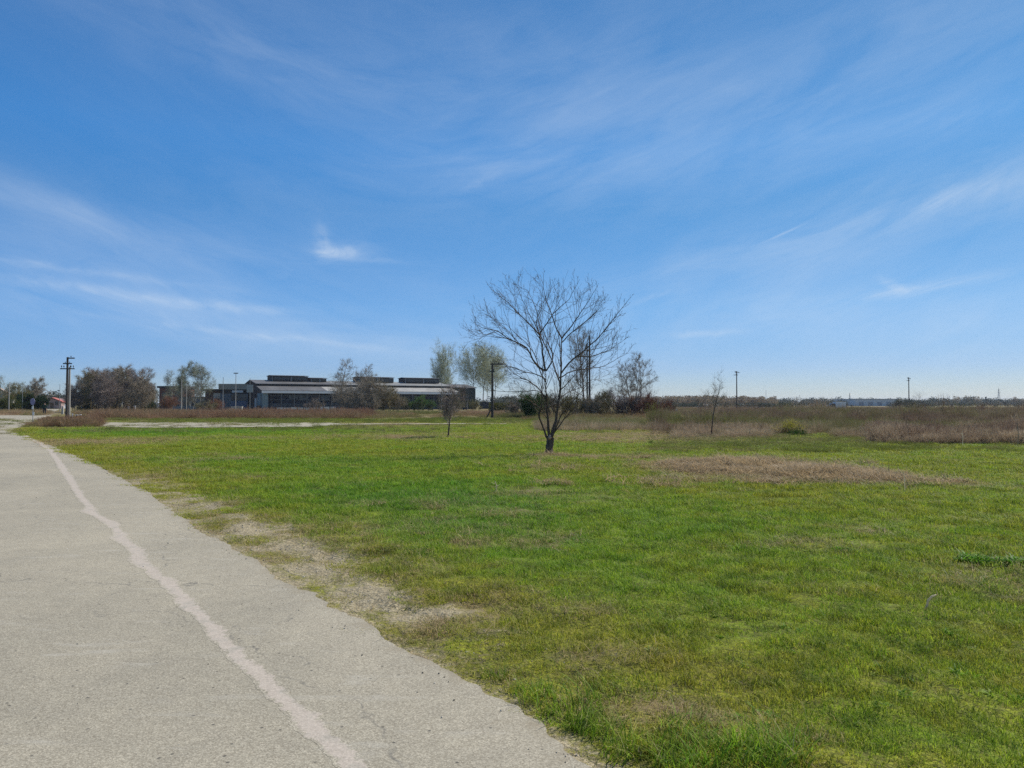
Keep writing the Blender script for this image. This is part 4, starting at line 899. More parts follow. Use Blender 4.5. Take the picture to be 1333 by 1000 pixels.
T2 = [(688,88,2.9,2.6,'dark evergreen shrub left of the lone tree trunk','leaf_dark','leaf_green',3600),(704,94,3.0,3.2,'dull green shrub just behind the lone tree trunk','twig_olive','leaf_green',1500),(724,98,2.9,3.4,'brown green shrub behind the lone tree','twig_brown','leaf_dark',1500),
      (745,96,2.8,3.6,'olive shrub left of the pole tree','twig_olive','leaf_olive',2000),(765,94,2.6,3.4,'brown shrub at the foot of the pole tree','twig_brown','leaf_olive',900),(783,96,3.2,3.4,'dark olive shrub right of the pole tree','twig_olive','leaf_dark',2200),
      (800,98,3.6,4,'purple brown shrub in the middle of the thicket','twig_purple','leaf_brown',600),(818,98,3.0,3.6,'brown shrub below the bushy bare tree','twig_purple','leaf_olive',500),(838,98,3.0,4,'reddish shrub at the right of the thicket','twig_red','leaf_brown',500),
      (856,100,2.6,4,'reddish brown shrub at the right end of the thicket','twig_red','leaf_brown',400),(672,100,2.2,2.6,'low brown shrub left of the evergreen shrub','twig_brown','leaf_brown',400),(872,104,1.7,4,'low brown shrub trailing off right of the thicket','twig_brown','leaf_olive',300)]
for i, (px, d_, h, w, lb, cm, lm, nl) in enumerate(T2): shrub('thicket_shrub', px, d_, h, w, lb, 110+i, cm, lm, nl, 'shrubs of the thicket behind the lone tree', 5200, ls=.05, tw=.02)

# --- bush round the right pole and other right-hand plants
shrub('roadside_bush', 1176, 225, 3.2, 9, 'brown bush at the foot of the right utility pole', 130, 'twig_brown', 'leaf_dark', 1500, ls=.1, tw=.035)
shrub('roadside_bush', 1192, 228, 2.8, 8, 'dark bush right of the right utility pole', 131, 'twig_purple', 'leaf_dark', 1500, ls=.1, tw=.035)
tree('thin_tree', 1194, 215, Z(507, 215), 'very thin bare tree right of the right utility pole', tmat='bark_grey', cmat='twig_grey', seed=107, r=.05, stems=3, ntw=350, tl=(.3, .8), tw=.018, stem_lean=.25)
tree('thin_tree', 920, 150, Z(503, 150), 'thin dark tree just left of the sapling', tmat='bark_grey', cmat='twig_brown', seed=108, r=.06, stems=2, ntw=700, tl=(.2, .6), tw=.018)
tree('thin_tree', 1038, 420, Z(515, 420), 'faint small tree on the horizon left of the truck', tmat='bark_grey', cmat='twig_grey', seed=109, r=.1, stems=3, ntw=900, tl=(.4, 1), tw=.05)
shrub('yellow_bush', 1026, 40, .72, 1.5, 'yellow flowering bush at the lawn edge, the wider one', 132, 'twig_olive', 'leaf_yellow', 2600, ls=.022, ntw=900, tw=.008)
shrub('green_bush', 1038, 38.5, .3, .7, 'low dark green plant under the wider yellow bush', 133, 'leaf_green', 'leaf_green', 900, ls=.025, ntw=500, tw=.008)
yb = shrub('yellow_bush', 1145, 35.8, .55, .8, 'yellow flowering bush before the straw belt, the smaller one', 134, 'twig_olive', 'leaf_yellow', 2200, ls=.022, ntw=800, tw=.008)
shrub('green_bush', 1142, 34.6, .26, .5, 'small dark green plant on the lawn before the straw belt', 135, 'leaf_green', 'leaf_green', 500, ls=.02, ntw=300, tw=.008)
shrub('green_bush', 848, 31, .2, .25, 'tiny dark green plant on the lawn right of the lone tree', 136, 'leaf_green', 'leaf_green', 260, ls=.015, ntw=100, tw=.006)

# ------------------------------------------------------------------ dead weeds, brambles, reeds (stuff)
def stalks_mesh(name, seed, n, rad, hmin, hmax, w, mat, lean=.25, side=4):
    """dead upright stalks with short side twigs"""
    rg = np.random.default_rng(seed); a = rg.random(n)*6.28; rr = rad*np.sqrt(rg.random(n)); b = np.stack([rr*np.cos(a), rr*np.sin(a), np.full(n, -.03)], 1)
    d = np.stack([rg.normal(0, lean, n), rg.normal(0, lean, n), np.ones(n)], 1); d /= np.linalg.norm(d, axis=1)[:, None]; h = (hmin+(hmax-hmin)*rg.random(n))[:, None]
    t = b+d*h; s = np.cross(d, rg.normal(0, 1, (n, 3))); s /= np.linalg.norm(s, axis=1)[:, None]; s *= w*.5; Q = [np.stack([b-s, b+s, t+s*.4, t-s*.4], 1)]
    for k in range(side):
        f = (.35+.6*rg.random(n))[:, None]; p = b+d*h*f; e = d*.7+rg.normal(0, .6, (n, 3)); e /= np.linalg.norm(e, axis=1)[:, None]; q = p+e*h*.3*rg.random(n)[:, None]+e*.03
        s2 = np.cross(e, rg.normal(0, 1, (n, 3))); s2 /= np.linalg.norm(s2, axis=1)[:, None]; s2 *= w*.4; Q.append(np.stack([p-s2, p+s2, q+s2*.5, q-s2*.5], 1))
    Q = np.concatenate(Q); return np_mesh(name, Q.reshape(-1, 3), np.arange(len(Q)*4).reshape(-1, 4), mat)
def inst_mat(name, ca, cb, cc):
    m, nt, out = new_mat(name); at = N(nt, 'ShaderNodeAttribute', attribute_name='zone', attribute_type='INSTANCER'); ge = N(nt, 'ShaderNodeNewGeometry')
    sp = N(nt, 'ShaderNodeSeparateColor'); nt.links.new(at.outputs['Color'], sp.inputs[0]); f = noise(nt, ge.outputs['Position'], 3, 4, .7)
    c = mixc(nt, sp.outputs[0], ca, cb); c = mixc(nt, sp.outputs[1], c, cc); c = mixc(nt, 1, c, ramp(nt, [(.3, (.6, .6, .6)), (.7, (1.35, 1.35, 1.35))], f), 'MULTIPLY')
    d = N(nt, 'ShaderNodeBsdfDiffuse'); t = N(nt, 'ShaderNodeBsdfTranslucent'); mx = N(nt, 'ShaderNodeMixShader', i_0=.3)
    nt.links.new(c, d.inputs[0]); nt.links.new(c, t.inputs[0]); nt.links.new(d.outputs[0], mx.inputs[1]); nt.links.new(t.outputs[0], mx.inputs[2]); nt.links.new(mx.outputs[0], out.inputs[0]); return m
M['weed'] = inst_mat('dead_weed', (.19, .125, .09), (.52, .405, .265), (.19, .22, .05))
M['bramble'] = inst_mat('bramble', (.25, .14, .09), (.44, .32, .20), (.15, .17, .05))
weedp = [proto('weed_clump', stalks_mesh('weed_clump', 200+i, 70, .45, .25, 1.0, .012, M['weed'])) for i in range(4)]
reedp = [proto('reed_clump', stalks_mesh('reed_clump', 210+i, 110, .35, .25, .85, .014, M['weed'], .45, 2)) for i in range(3)]
bramp = [proto('bramble_clump', stalks_mesh('bramble_clump', 220+i, 90, .5, .2, .9, .014, M['bramble'], .8, 4)) for i in range(3)]
def belt(name, boxes, protos, seed, label, hvar=1.0):
    """boxes: (px0,px1,py_near,py_far,n,height m,zoneR,zoneG)"""
    rg = np.random.default_rng(seed); P = []; S = []; Zn = []
    for p0, p1, yn, yf, n, h, zr, zg in boxes:
        dn = G(666, yn)[1]; df = G(666, yf)[1]; u = rg.random(n); dd = np.sqrt(u*(df**2-dn**2)+dn**2) if df > dn else np.full(n, dn)
        px = p0+(p1-p0)*rg.random(n); x = (px-666.5)/F*dd
        cl = fbm(x, dd*.5, 6, seed, 4); kp = rg.random(n) < sstep(.32, .52, cl)+.06; x = x[kp]; dd = dd[kp]; cl = cl[kp]; m = len(x)
        s = h*(1-hvar/2+hvar*rg.random(m))*(.2+1.6*cl); ws = np.maximum(.8, h)*(.8+.5*rg.random(m))*np.clip(dd/60, 1, 3)
        P.append(np.stack([x, dd, height(x, dd)], 1)); S.append(np.stack([ws, ws, s], 1)); Zn.append(np.clip(np.stack([zr+rg.normal(0, .25, m)+(cl-.5), zg+rg.normal(0, .2, m)+(fbm(x, dd, 8, seed+9, 3)-.5)*1.2, np.zeros(m)], 1), 0, 1))
    P = np.concatenate(P); n = len(P); rot = np.zeros((n, 3)); rot[:, 2] = rg.random(n)*6.28
    scatter(name, P, rot, np.concatenate(S), rg.integers(0, len(protos), n), protos, np.concatenate(Zn), label)
belt('dead_weeds', [(850,1400,566,548,3200,.55,.3,.30),(850,1400,556,544,2200,.85,.1,.10),(850,1400,549,541,3000,.8,.05,.10),(850,1400,541,531.5,3000,.45,.0,.05),(850,1400,560,542,260,1.3,.1,.0),(700,900,562,548,900,.35,.5,.35),(880,1060,567,559,500,.4,.7,.15),(1040,1400,560,552,600,.4,.2,.75)], weedp, 61,
     'brown and purplish dead weeds filling the far right of the field')
belt('dry_reeds', [(1140,1420,579,563,3000,.72,.6,.0),(1180,1420,581,573,1100,.55,.75,.0),(1140,1420,578,566,240,1.1,.2,.0),(1090,1170,571,564,200,.4,.6,.3),(880,1000,572,566,180,.35,.7,.1)], reedp, 62, 'pale straw coloured reeds along the right edge of the lawn')
belt('brambles', [(60,128,557,548,420,.62,.15,.0),(40,70,556,553,60,.35,.3,.2),(125,470,546,541,1500,.85,.15,.0),(330,480,544,540,500,.95,.1,.0),(470,680,546,538,900,.45,.5,.6),(-60,60,541,536,500,.55,.6,.3),(600,700,543,538,260,.6,.4,.1),(100,330,540,537,500,.7,.3,.3),(660,860,549,540,700,.6,.35,.35)], bramp, 63,
     'reddish brown brambles growing beyond the gravel track')
belt('rough_grass', [(-60,900,566,546,1500,.18,.5,.85),(100,700,552,546,900,.2,.4,1.0),(850,1400,590,566,900,.14,.4,.9)], weedp, 64, 'rough tufted grass between lawn and brambles')

# ------------------------------------------------------------------ far woods (stuff)
def blob_tree(seed, h, w, n, mat, trunks=3):
    rg = np.random.default_rng(seed); u = rg.normal(0, 1, (n, 3)); u /= np.linalg.norm(u, axis=1)[:, None]; rr = rg.random(n)[:, None]**.45
    c = u*rr*np.array([w/2, w/2, h*.42]); c[:, 2] += h*.55; c += rg.normal(0, .05*w, (n, 3)); q = leaf_quads(rg, c, n, .02, h*.05)
    for k in range(trunks):
        x = rg.normal(0, w*.12); t = np.array([[[x-.12, 0, 0], [x+.12, 0, 0], [x+.06, 0, h*.8], [x-.06, 0, h*.8]], [[x, -.12, 0], [x, .12, 0], [x, .06, h*.8], [x, -.06, h*.8]]]); q = np.concatenate([q, t])
    return np_mesh('wood_tree', q.reshape(-1, 3), np.arange(len(q)*4).reshape(-1, 4), mat)
woods = [proto('wood_tree', blob_tree(300+i, 8, 8, 420, M['leaf_far'])) for i in range(3)]+[proto('wood_tree', blob_tree(310+i, 8, 4.5, 260, M['leaf_far_brown'], 2)) for i in range(2)]
def wood(name, specs, seed, label):
    rg = np.random.default_rng(seed); P = []; S = []; K = []
    for p0, p1, d0, d1, n, h0, h1, picks in specs:
        px = p0+(p1-p0)*rg.random(n); dd = d0+(d1-d0)*rg.random(n); P.append(np.stack([(px-666.5)/F*dd, dd, np.zeros(n)], 1)); s = (h0+(h1-h0)*rg.random(n)**1.8)/8
        S.append(np.stack([s*1.3, s*1.3, s], 1)); K.append(rg.choice(picks, n))
    P = np.concatenate(P); n = len(P); rot = np.zeros((n, 3)); rot[:, 2] = rg.random(n)*6.28
    scatter(name, P, rot, np.concatenate(S), np.concatenate(K), woods, np.zeros((n, 3)), label)
wood('far_wood', [(990,1420,700,900,420,3.5,8.5,[0,1,2]),(1190,1420,620,700,80,2.5,5.0,[0,1,2,3]),(1010,1100,560,640,60,3,5.0,[0,1,2]),(640,720,420,520,40,4,7,[0,2]),(-60,120,380,520,60,5,10,[0,1,3]),(1000,1080,600,700,30,3,5,[3,4]),(1225,1275,640,700,7,7,10,[0,3]),(1310,1400,640,700,7,6,9,[0,3]),(300,660,500,700,60,4,7,[0,1])], 71,
     'dark wood along the horizon on the right')
wood('poplar_plantation', [(820,1010,430,520,330,4.6,7.2,[3,4]),(820,940,400,430,90,4.0,6.6,[3,4])], 72, 'pale brown row plantation on the horizon right of the thicket')
wood('hedgerow', [(820,1030,300,330,150,1.8,2.6,[0,1]),(1000,1110,330,380,26,1.2,2.0,[0,2]),(1190,1400,330,380,40,1.2,2.0,[0,2])], 73, 'dark low hedge running in front of the plantation')

# ------------------------------------------------------------------ poles and posts
def post(name, px, d, ptop, label, group=None, r=.06, mat='metal_grey', cross=None, disc=None, cat='post', arm=0):
    h = Z(ptop, d); o = empty(name, (X(px, d), d, 0), 0, label, cat, group)
    s = MB(); s.tube([(0, 0, -.2), (0, 0, h*.5), (0, 0, h)], [r, r*.85, r*.7], 8); s.build('shaft', M[mat], o)
    if cross: c = MB(); c.box(-cross/2, cross/2, -.12, .12, h-.08, h+.10); c.build('lamp_head', M['metal_dark'], o)
    if arm: c = MB(); c.tube([(0, 0, h-.05), (arm*.5, 0, h+.15), (arm, 0, h+.15)], [.04, .04, .04], 6); c.box(arm-.1, arm+.45, -.12, .12, h+.08, h+.2); c.build('lamp_head', M['metal_grey'], o)
    return o
LG = 'thin grey lamp posts along the far road'
for px, d_, pt, r_, lb, cr, ar in [(12,150,499,.10,'pale thick lamp post at the far left edge',0,0),(29.5,160,503,.05,'thin brown post left of the dark evergreen bush',0,0),(78,165,500,.06,'thin post just left of the tall utility pole',0,0),(117,150,496,.07,'lamp post before the left part of the brown grove',0,0),
      (155,150,487,.08,'lamp post before the right part of the brown grove',0,0),(236.5,160,494,.10,'pale post before the birches',0,0),(243,163,500,.08,'pale post just right of the pale post before the birches',0,0),(290.5,158,491,.07,'grey post before the low blue building',0,0),
      (307,160,486,.08,'tall lamp post with crosshead before the low blue building',.9,0),(575,175,492,.05,'thin post before the right part of the shed',0,0)]:
    post('lamp_post', px, d_, pt, lb, LG, r_, 'concrete' if r_ > .07 else 'metal_grey', cr, None, 'lamp post', ar)
def utility_pole(px, d, ptop, label, style, rz=0):
    h = Z(ptop, d); o = empty('utility_pole', (X(px, d), d, 0), rz, label, 'utility pole')
    s = MB(); s.tube([(0, 0, -.3), (0, 0, h*.5), (0, 0, h)], [.17, .14, .11], 10); s.build('shaft', M['pole_wood'], o, smooth=False)
    def arm(z, a, b, n=0, up=.22, t=.07):
        c = MB(); c.box(a, b, -t, t, z-t, z+t); c.build('crossarm', M['metal_dark'], o)
        for i in range(n):
            x = a+(b-a)*(i+.5)/n if n > 1 else (a+b)/2
            if abs(x) < .14: x += .2
            q = MB(); q.tube([(x, 0, z+t), (x, 0, z+t+up*.4), (x, 0, z+t+up*.45), (x, 0, z+t+up*.8), (x, 0, z+t+up)], [.02, .02, .06, .055, .02], 8); q.build('insulator', M['metal_dark'], o)
    if style == 'many':
        arm(h-.12, .0, .8, 1); arm(h-.75, -.5, .5, 2, .15); arm(h-1.35, -.82, .82, 6, .34, .06)
    elif style == 'tee': arm(h-.1, -.25, 1.1, 2); arm(h-.9, -.35, .25, 1)
    elif style == 'right': arm(h-.25, -.45, .75, 2, .2); arm(h-.85, -.75, .35, 1, .2); arm(h+.05, -.5, .2, 0)
    return o
o = utility_pole(87.5, 90, 465, 'dark wooden utility pole with many insulators by the bramble mound', 'many')
post('concrete_post', 90.6, 90.3, 478, 'pale concrete pole standing right against the dark utility pole', None, .13, 'concrete', cat='pole')
o = utility_pole(641, 88, 473, 'dark wooden pole with one crossarm and a short stay at its foot', 'tee')
s = MB(); s.tube([(-.75, 0, -.1), (-.08, -.1, 1.1)], [.09, .07], 8); s.build('stay', M['pole_wood'], o)
for q_ in [utility_pole(767.5, 100, 437, 'tall pole standing inside the thicket behind the lone tree', 'none')]+[]: q_.scale = (.85, .85, 1)
utility_pole(764.4, 100.3, 447, 'second slimmer pole twinned with the tall pole in the thicket', 'none').scale = (.7, .7, 1)
utility_pole(959, 200, 484, 'grey utility pole standing in the dead weeds right of the sapling', 'right')
utility_pole(1183, 232, 492, 'grey utility pole by the brown bush near the grey warehouse', 'right', .3)
def pylon(px, d, ptop, w, label):
    h = Z(ptop, d); o = empty('pylon', (X(px, d), d, 0), .3, label, 'pylon'); s = MB(); n = 9
    cs = [(-1, -1), (1, -1), (1, 1), (-1, 1)]
    def rad(z): return w*(1-.85*min(1, z/h/.8)) if z < h*.8 else w*.15
    for a, b in cs: s.tube([(a*rad(0), b*rad(0), 0), (a*rad(h*.8), b*rad(h*.8), h*.8), (0, 0, h)], [.16, .14, .08], 4)
    for i in range(n):
        z0 = h*.9*i/n; z1 = h*.9*(i+1)/n
        for k in range(4):
            a = cs[k]; b = cs[(k+1) % 4]; s.tube([(a[0]*rad(z0), a[1]*rad(z0), z0), (b[0]*rad(z1), b[1]*rad(z1), z1)], .07, 3); s.tube([(b[0]*rad(z0), b[1]*rad(z0), z0), (a[0]*rad(z1), a[1]*rad(z1), z1)], .07, 3)
    s.build('lattice_mast', M['metal_grey'], o); c = MB()
    for z, l in ((.72, .2), (.82, .24), (.92, .16)): c.tube([(-h*l, 0, h*z), (0, 0, h*z+.3), (h*l, 0, h*z)], [.07, .2, .07], 4)
    c.build('crossarms', M['metal_grey'], o)
pylon(1300, 900, 505, 1.8, 'lattice pylon on the horizon at the far right'); pylon(1106, 950, 511, 1.3, 'small faint pylon left of the grey warehouse')
post('mast', 1308.5, 640, 519, 'short dark mast with a flat head right of the lattice pylon', None, .28, 'metal_dark', 3.0, cat='mast')
post('mast', 1236, 800, 515, 'thin faint mast on the horizon right of the warehouse', None, .22, 'metal_grey', cat='mast')
post('mast', 997, 430, 508, 'thin faint mast behind the end of the plantation', None, .10, 'metal_grey', cat='mast')
o = post('sign_post', 325.5, 185, 492, 'pole with a grey sign board in front of the shed gable', None, .07, 'metal_grey', cat='sign')
s = MB(); s.box(-.75, .75, -.14, -.08, Z(511, 185), Z(501, 185)); s.build('sign_board', simple('sign_grey', (.30, .34, .34), .08, 2), o)
tree('cypress', 1284, 640, 7.6, 'narrow dark cypress standing above the far wood', tmat='bark_grey', cmat='leaf_far', lmat='leaf_far', seed=110, r=.15, P=dict(n=[24, 5], t0=[.05, .1], ang=[20, 25], ratio=[.13, .5], seg=[7, 5, 4]), ntw=1500, tl=(.2, .5), tw=.1, tlv=(1, 2), nleaf=1500, ls=.2)

# road sign seen near the tip of the verge, marker posts
d = 60
o = empty('road_sign', (X(43.5, d), d, 0), -.4, 'round road sign with white plates on a thin post at the bend', 'road sign')
s = MB(); s.tube([(0, 0, -.2), (0, 0, 1.95)], .028, 8); s.build('shaft', M['metal_grey'], o)
s = MB(); s.tube([(0, -.045, 1.78), (0, -.03, 1.78)], .27, 24); s.build('disc', simple('faded_purple', (.22, .20, .33), .1, 3, .5), o)
s = MB(); s.box(-.08, .10, -.05, -.03, 1.20, 1.42); s.build('upper_plate', M['white'], o)
s = MB(); s.box(.0, .2, -.05, -.03, .75, .98); s.build('lower_plate', M['white'], o)
OR = simple('orange_paint', (.55, .22, .04), .12, 4, .6)
for px, d_, h, lb in [(100.5, 66, .62, 'left of the two short orange marker posts by the brambles'), (105, 64, .66, 'right of the two short orange marker posts by the brambles')]:
    o = empty('marker_post', (X(px, d_), d_, 0), .2, lb, 'marker post', 'short orange marker posts'); s = MB(); s.box(-.07, .07, -.05, .05, -.1, h); s.build('shaft', OR, o, .01)
    s = MB(); s.box(-.09, .09, -.07, .07, h, h+.08); s.build('cap', M['white'], o, .01)
o = empty('marker_post', (X(95, 67), 67, 0), 0, 'short white marker post left of the orange ones', 'marker post'); s = MB(); s.tube([(0, 0, -.1), (0, 0, .75)], [.05, .045], 8); s.build('shaft', M['white'], o)
s = MB(); s.tube([(0, 0, .75), (0, 0, .8)], [.055, .02], 8); s.build('cap', M['metal_dark'], o)
CPG = 'short concrete posts by the side road'
for px, d_, h, lb in [(107, 146, .9, 'short pale post at the left foot of the grove'), (168, 143, 1.1, 'short white post at the right foot of the grove'), (176, 140, 1.2, 'short beige post right of the white one under the grove'), (82, 120, 1.2, 'short pale post left of the concrete pole')]:
    o = empty('short_post', (X(px, d_), d_, 0), 0, lb, 'post', CPG); s = MB(); s.box(-.14, .14, -.1, .1, -.1, h); s.build('shaft', M['concrete'], o, .02); s = MB(); s.box(-.17, .17, -.13, .13, h, h+.06); s.build('cap', M['white'], o, .01)

# ------------------------------------------------------------------ the long shed
def corr(name, col, var=.1, axis='X', rough=.6, metal=0.0):
    m, nt, out = new_mat(name); tc = N(nt, 'ShaderNodeTexCoord'); v = tc.outputs['Object']
    w = N(nt, 'ShaderNodeTexWave', wave_type='BANDS', bands_direction=axis, i_Scale=1.6, i_Distortion=0.0); nt.links.new(v, w.inputs[0])
    mp = N(nt, 'ShaderNodeMapping'); mp.inputs['Scale'].default_value = (1, .15, .15); nt.links.new(v, mp.inputs[0])
    f = noise(nt, mp.outputs[0], .6, 5, .7); g = noise(nt, v, .25, 4, .6)
    c = ramp(nt, [(.3, tuple(x*(1-2.5*var) for x in col)), (.7, tuple(min(.9, x*(1+2*var)) for x in col))], mth(nt, 'ADD', mth(nt, 'MULTIPLY', f, .5), mth(nt, 'MULTIPLY', g, .5)))
    principled(nt, out, c, rough, metal, w.outputs['Fac'], .5, .04, .3); return m
RG = corr('roof_grey', (.135, .13, .125), .14); RL = corr('roof_light', (.36, .345, .31), .14); DK = simple('dark_sheet', (.045, .042, .042), .2, .6, .8); GT = simple('gutter_white', (.66, .66, .64), .06, .7, .6)
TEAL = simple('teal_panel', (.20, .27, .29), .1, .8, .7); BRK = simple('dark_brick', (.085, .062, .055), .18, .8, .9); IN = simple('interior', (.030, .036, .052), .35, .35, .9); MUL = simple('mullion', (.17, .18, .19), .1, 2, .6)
shed = empty('long_shed', (-64.3, 200, 0), math.atan2(30, 48.5), 'long low industrial shed with grey roofs and dark roof monitors', 'shed')
s = MB(); s.prism_x([(1.0, -.2), (25, -.2), (25, 5.9), (12.5, 7.98), (5.8, 6.85), (5.8, 6.3), (1.0, 5.05)], .25, 56.8); s.build('wall', BRK, shed)
s = MB(); s.prism_x([(5.9, -.2), (22, -.2), (22, 6.0), (12.5, 7.4), (5.9, 6.4)], 56.9, 66); s.build('end_bay', simple('green_black', (.05, .06, .055), .15, .6, .8), shed)
s = MB(); s.prism_x([(5.6, 6.5), (12.5, 7.62), (22.3, 6.1), (22.3, 6.25), (12.5, 7.78), (5.6, 6.65)], 57, 66.4); s.build('end_roof', RG, shed)
s = MB(); s.prism_x([(-.25, 5.02), (5.7, 6.35), (5.7, 6.45), (-.25, 5.12)], -.3, 17.0); s.build('annex_roof_dark', RG, shed)
s = MB(); s.prism_x([(-.25, 5.02), (5.7, 6.35), (5.7, 6.45), (-.25, 5.12)], 17.02, 57.2); s.build('annex_roof_light', RL, shed)
s = MB(); s.box(-.2, 57, 5.62, 5.78, 6.46, 6.86); s.build('step_wall', DK, shed)
s = MB(); s.prism_x([(5.3, 6.87), (12.5, 8.06), (12.5, 8.2), (5.3, 7.0)], -.4, 20.5); s.prism_x([(12.5, 8.06), (25.4, 5.86), (25.4, 6.0), (12.5, 8.2)], -.4, 57.1); s.build('main_roof', RG, shed)
s = MB(); s.prism_x([(5.3, 6.87), (12.5, 8.06), (12.5, 8.2), (5.3, 7.0)], 20.52, 57.1); s.build('main_roof_light', corr('roof_mid', (.25, .25, .235), .12), shed)
s = MB(); s.prism_x([(-.45, 4.42), (-.3, 4.40), (-.28, 5.0), (-.34, 5.01)], -.3, 57.2); s.build('gutter', GT, shed)
# open front: posts, rails, dark back sheet with bays
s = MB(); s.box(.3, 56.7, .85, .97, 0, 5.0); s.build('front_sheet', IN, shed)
for i in range(17): MB().box(1.5+i*3.4-.09, 1.5+i*3.4+.09, .35, .6, 0, 4.9).build('post', MUL, shed)
for z in (1.6, 2.7, 3.8): MB().box(2.0, 56, .62, .70, z-.05, z+.05).build('rail', MUL, shed)
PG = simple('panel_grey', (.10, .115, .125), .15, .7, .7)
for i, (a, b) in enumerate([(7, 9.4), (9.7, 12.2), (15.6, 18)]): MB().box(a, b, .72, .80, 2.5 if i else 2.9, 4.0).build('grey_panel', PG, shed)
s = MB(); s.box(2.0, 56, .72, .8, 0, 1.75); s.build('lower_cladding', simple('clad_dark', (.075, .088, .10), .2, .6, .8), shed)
s = MB(); s.box(.0, 1.35, -.05, 1.0, 0, 4.5); s.build('corner_panel', TEAL, shed)
s = MB(); s.box(-.22, .18, 1.2, 4.5, 1.2, 4.4); s.build('side_panel', TEAL, shed)
s = MB(); s.box(-.25, .18, 6.4, 7.2, .6, 3.1); s.build('side_door', GT, shed)
rg_ = random.Random(4)
for i in range(9): MB().box(3.2+i*1.75, 3.2+i*1.75+1.5, -2.2, -2.05, 0, .62+rg_.random()*.28).build('white_board', GT, shed)
for (u0, u1, zt, lightcap) in [(4.5, 15, 9.45, 0), (15.3, 20.3, 8.95, 1), (29.3, 40.7, 9.5, 1), (43.8, 55.7, 9.5, 0)]:
    s = MB(); s.prism_x([(10, 7.9), (15, 7.9), (15, zt-.25), (10, zt-.25)], u0+.5, u1-.15); m_ = s.build('roof_monitor', simple('monitor_wall', (.07, .055, .05), .2, .7, .8) if lightcap == 0 else simple('monitor_olive', (.11, .10, .075), .2, .7, .8), shed)
    s = MB(); s.prism_x([(9.6, zt-.22), (12.5, zt-.02), (15.4, zt-.22), (15.4, zt-.1), (12.5, zt+.12), (9.6, zt-.1)], u0+.3, u1); s.build('cap', RG, m_)
    k = max(1, int((u1-u0)/5))
    for i in range(k): MB().box(u0+.7+i*(u1-u0-1)/k+.15, u0+.7+(i+1)*(u1-u0-1)/k-.2, 9.93, 9.98, 8.25, zt-.4).build('window', M['glass'], m_)
    s = MB(); s.prism_x([(9.97, 7.75), (10.6, 7.75), (10.6, zt-.3), (9.97, zt-.3)], u0+.5, u0+.62); s.build('frame', M['metal_grey'], m_); MB().box(u0+.3+(u1-u0)/2, u0+.5+(u1-u0)/2, 9.86, 9.92, 7.8, zt-.3).build('frame', M['metal_grey'], m_)

# ------------------------------------------------------------------ other buildings
def bld(name, px, d, label, rz=0, cat='building'): return empty(name, (X(px, d), d, 0), rz, label, cat)
b = bld('low_annex', 296, 212, 'low blue grey annex with beige upper roof left of the shed')
s = MB(); s.box(-2.0, 5.6, 0, 9, 0, 4.4); s.build('wall', simple('blue_grey', (.15, .175, .20), .12, .5, .8), b)
s = MB(); s.box(-2.3, 5.9, -.3, 9.3, 5.55, 7.1); s.build('roof', simple('beige_sheet', (.34, .32, .26), .1, .5, .8), b)
s = MB(); s.box(-2.0, 5.6, .4, 9, 4.42, 5.53); s.build('clerestory', DK, b)
s = MB(); s.box(1.0, 5.3, -.07, -.02, 2.6, 4.2); s.build('window', M['glass'], b); s = MB(); s.box(1.0, 5.3, -.06, -.02, .3, 2.3); s.build('door', simple('blue_door', (.14, .17, .24), .1, 1), b)
s = MB(); s.box(1.6, 4.6, -.9, -.3, 4.7, 5.3); s.build('vent', GT, b)
b = bld('brick_annex', 283, 216, 'small brick annex with dark canopy and white framed sign')
s = MB(); s.box(-3.4, 1.9, 0, 8, 0, 5.2); s.build('wall', simple('brick_red_brown', (.17, .105, .08), .15, .8, .9), b)
s = MB(); s.box(-3.8, 2.1, -.9, 8.3, 5.22, 5.75); s.build('roof', DK, b)
s = MB(); s.box(-1.0, 1.2, -.12, -.03, 3.2, 4.6); w_ = s.build('sign_board', GT, b); s = MB(); s.box(-.85, 1.05, -.16, -.125, 3.35, 3.9); s.build('panel', simple('panel_pale', (.5, .5, .47), .1, 1), w_)
s = MB(); s.box(-1.1, -.85, -.14, -.03, 0, 3.18); s.build('frame', GT, b)
b = bld('grey_wall_building', 248, 222, 'low pale grey building behind the birches')
s = MB(); s.box(-5.5, 5.5, 0, 8, 0, 3.3); s.build('wall', simple('pale_grey', (.30, .30, .29), .15, .6, .9), b); s = MB(); s.box(-5.8, 5.8, -.3, 8.3, 3.32, 3.7); s.build('roof', RG, b)
for i in range(4): MB().box(-4.6+i*2.5, -3.2+i*2.5, -.06, -.02, 1.0, 2.4).build('window', M['glass'], b)
b = bld('brick_building', 221, 225, 'dark red brick building with flat black roof left of the birches')
s = MB(); s.box(-3.0, 3.6, 0, 9, 0, 6.2); s.build('wall', simple('red_brick', (.20, .085, .06), .2, 1.5, .9), b); s = MB(); s.box(-3.5, 3.9, -.5, 9.4, 6.22, 6.8); s.build('roof', DK, b)
for i in range(3): MB().box(-2.2+i*1.9, -1.2+i*1.9, -.06, -.02, 3.6, 4.9).build('window', M['glass'], b)
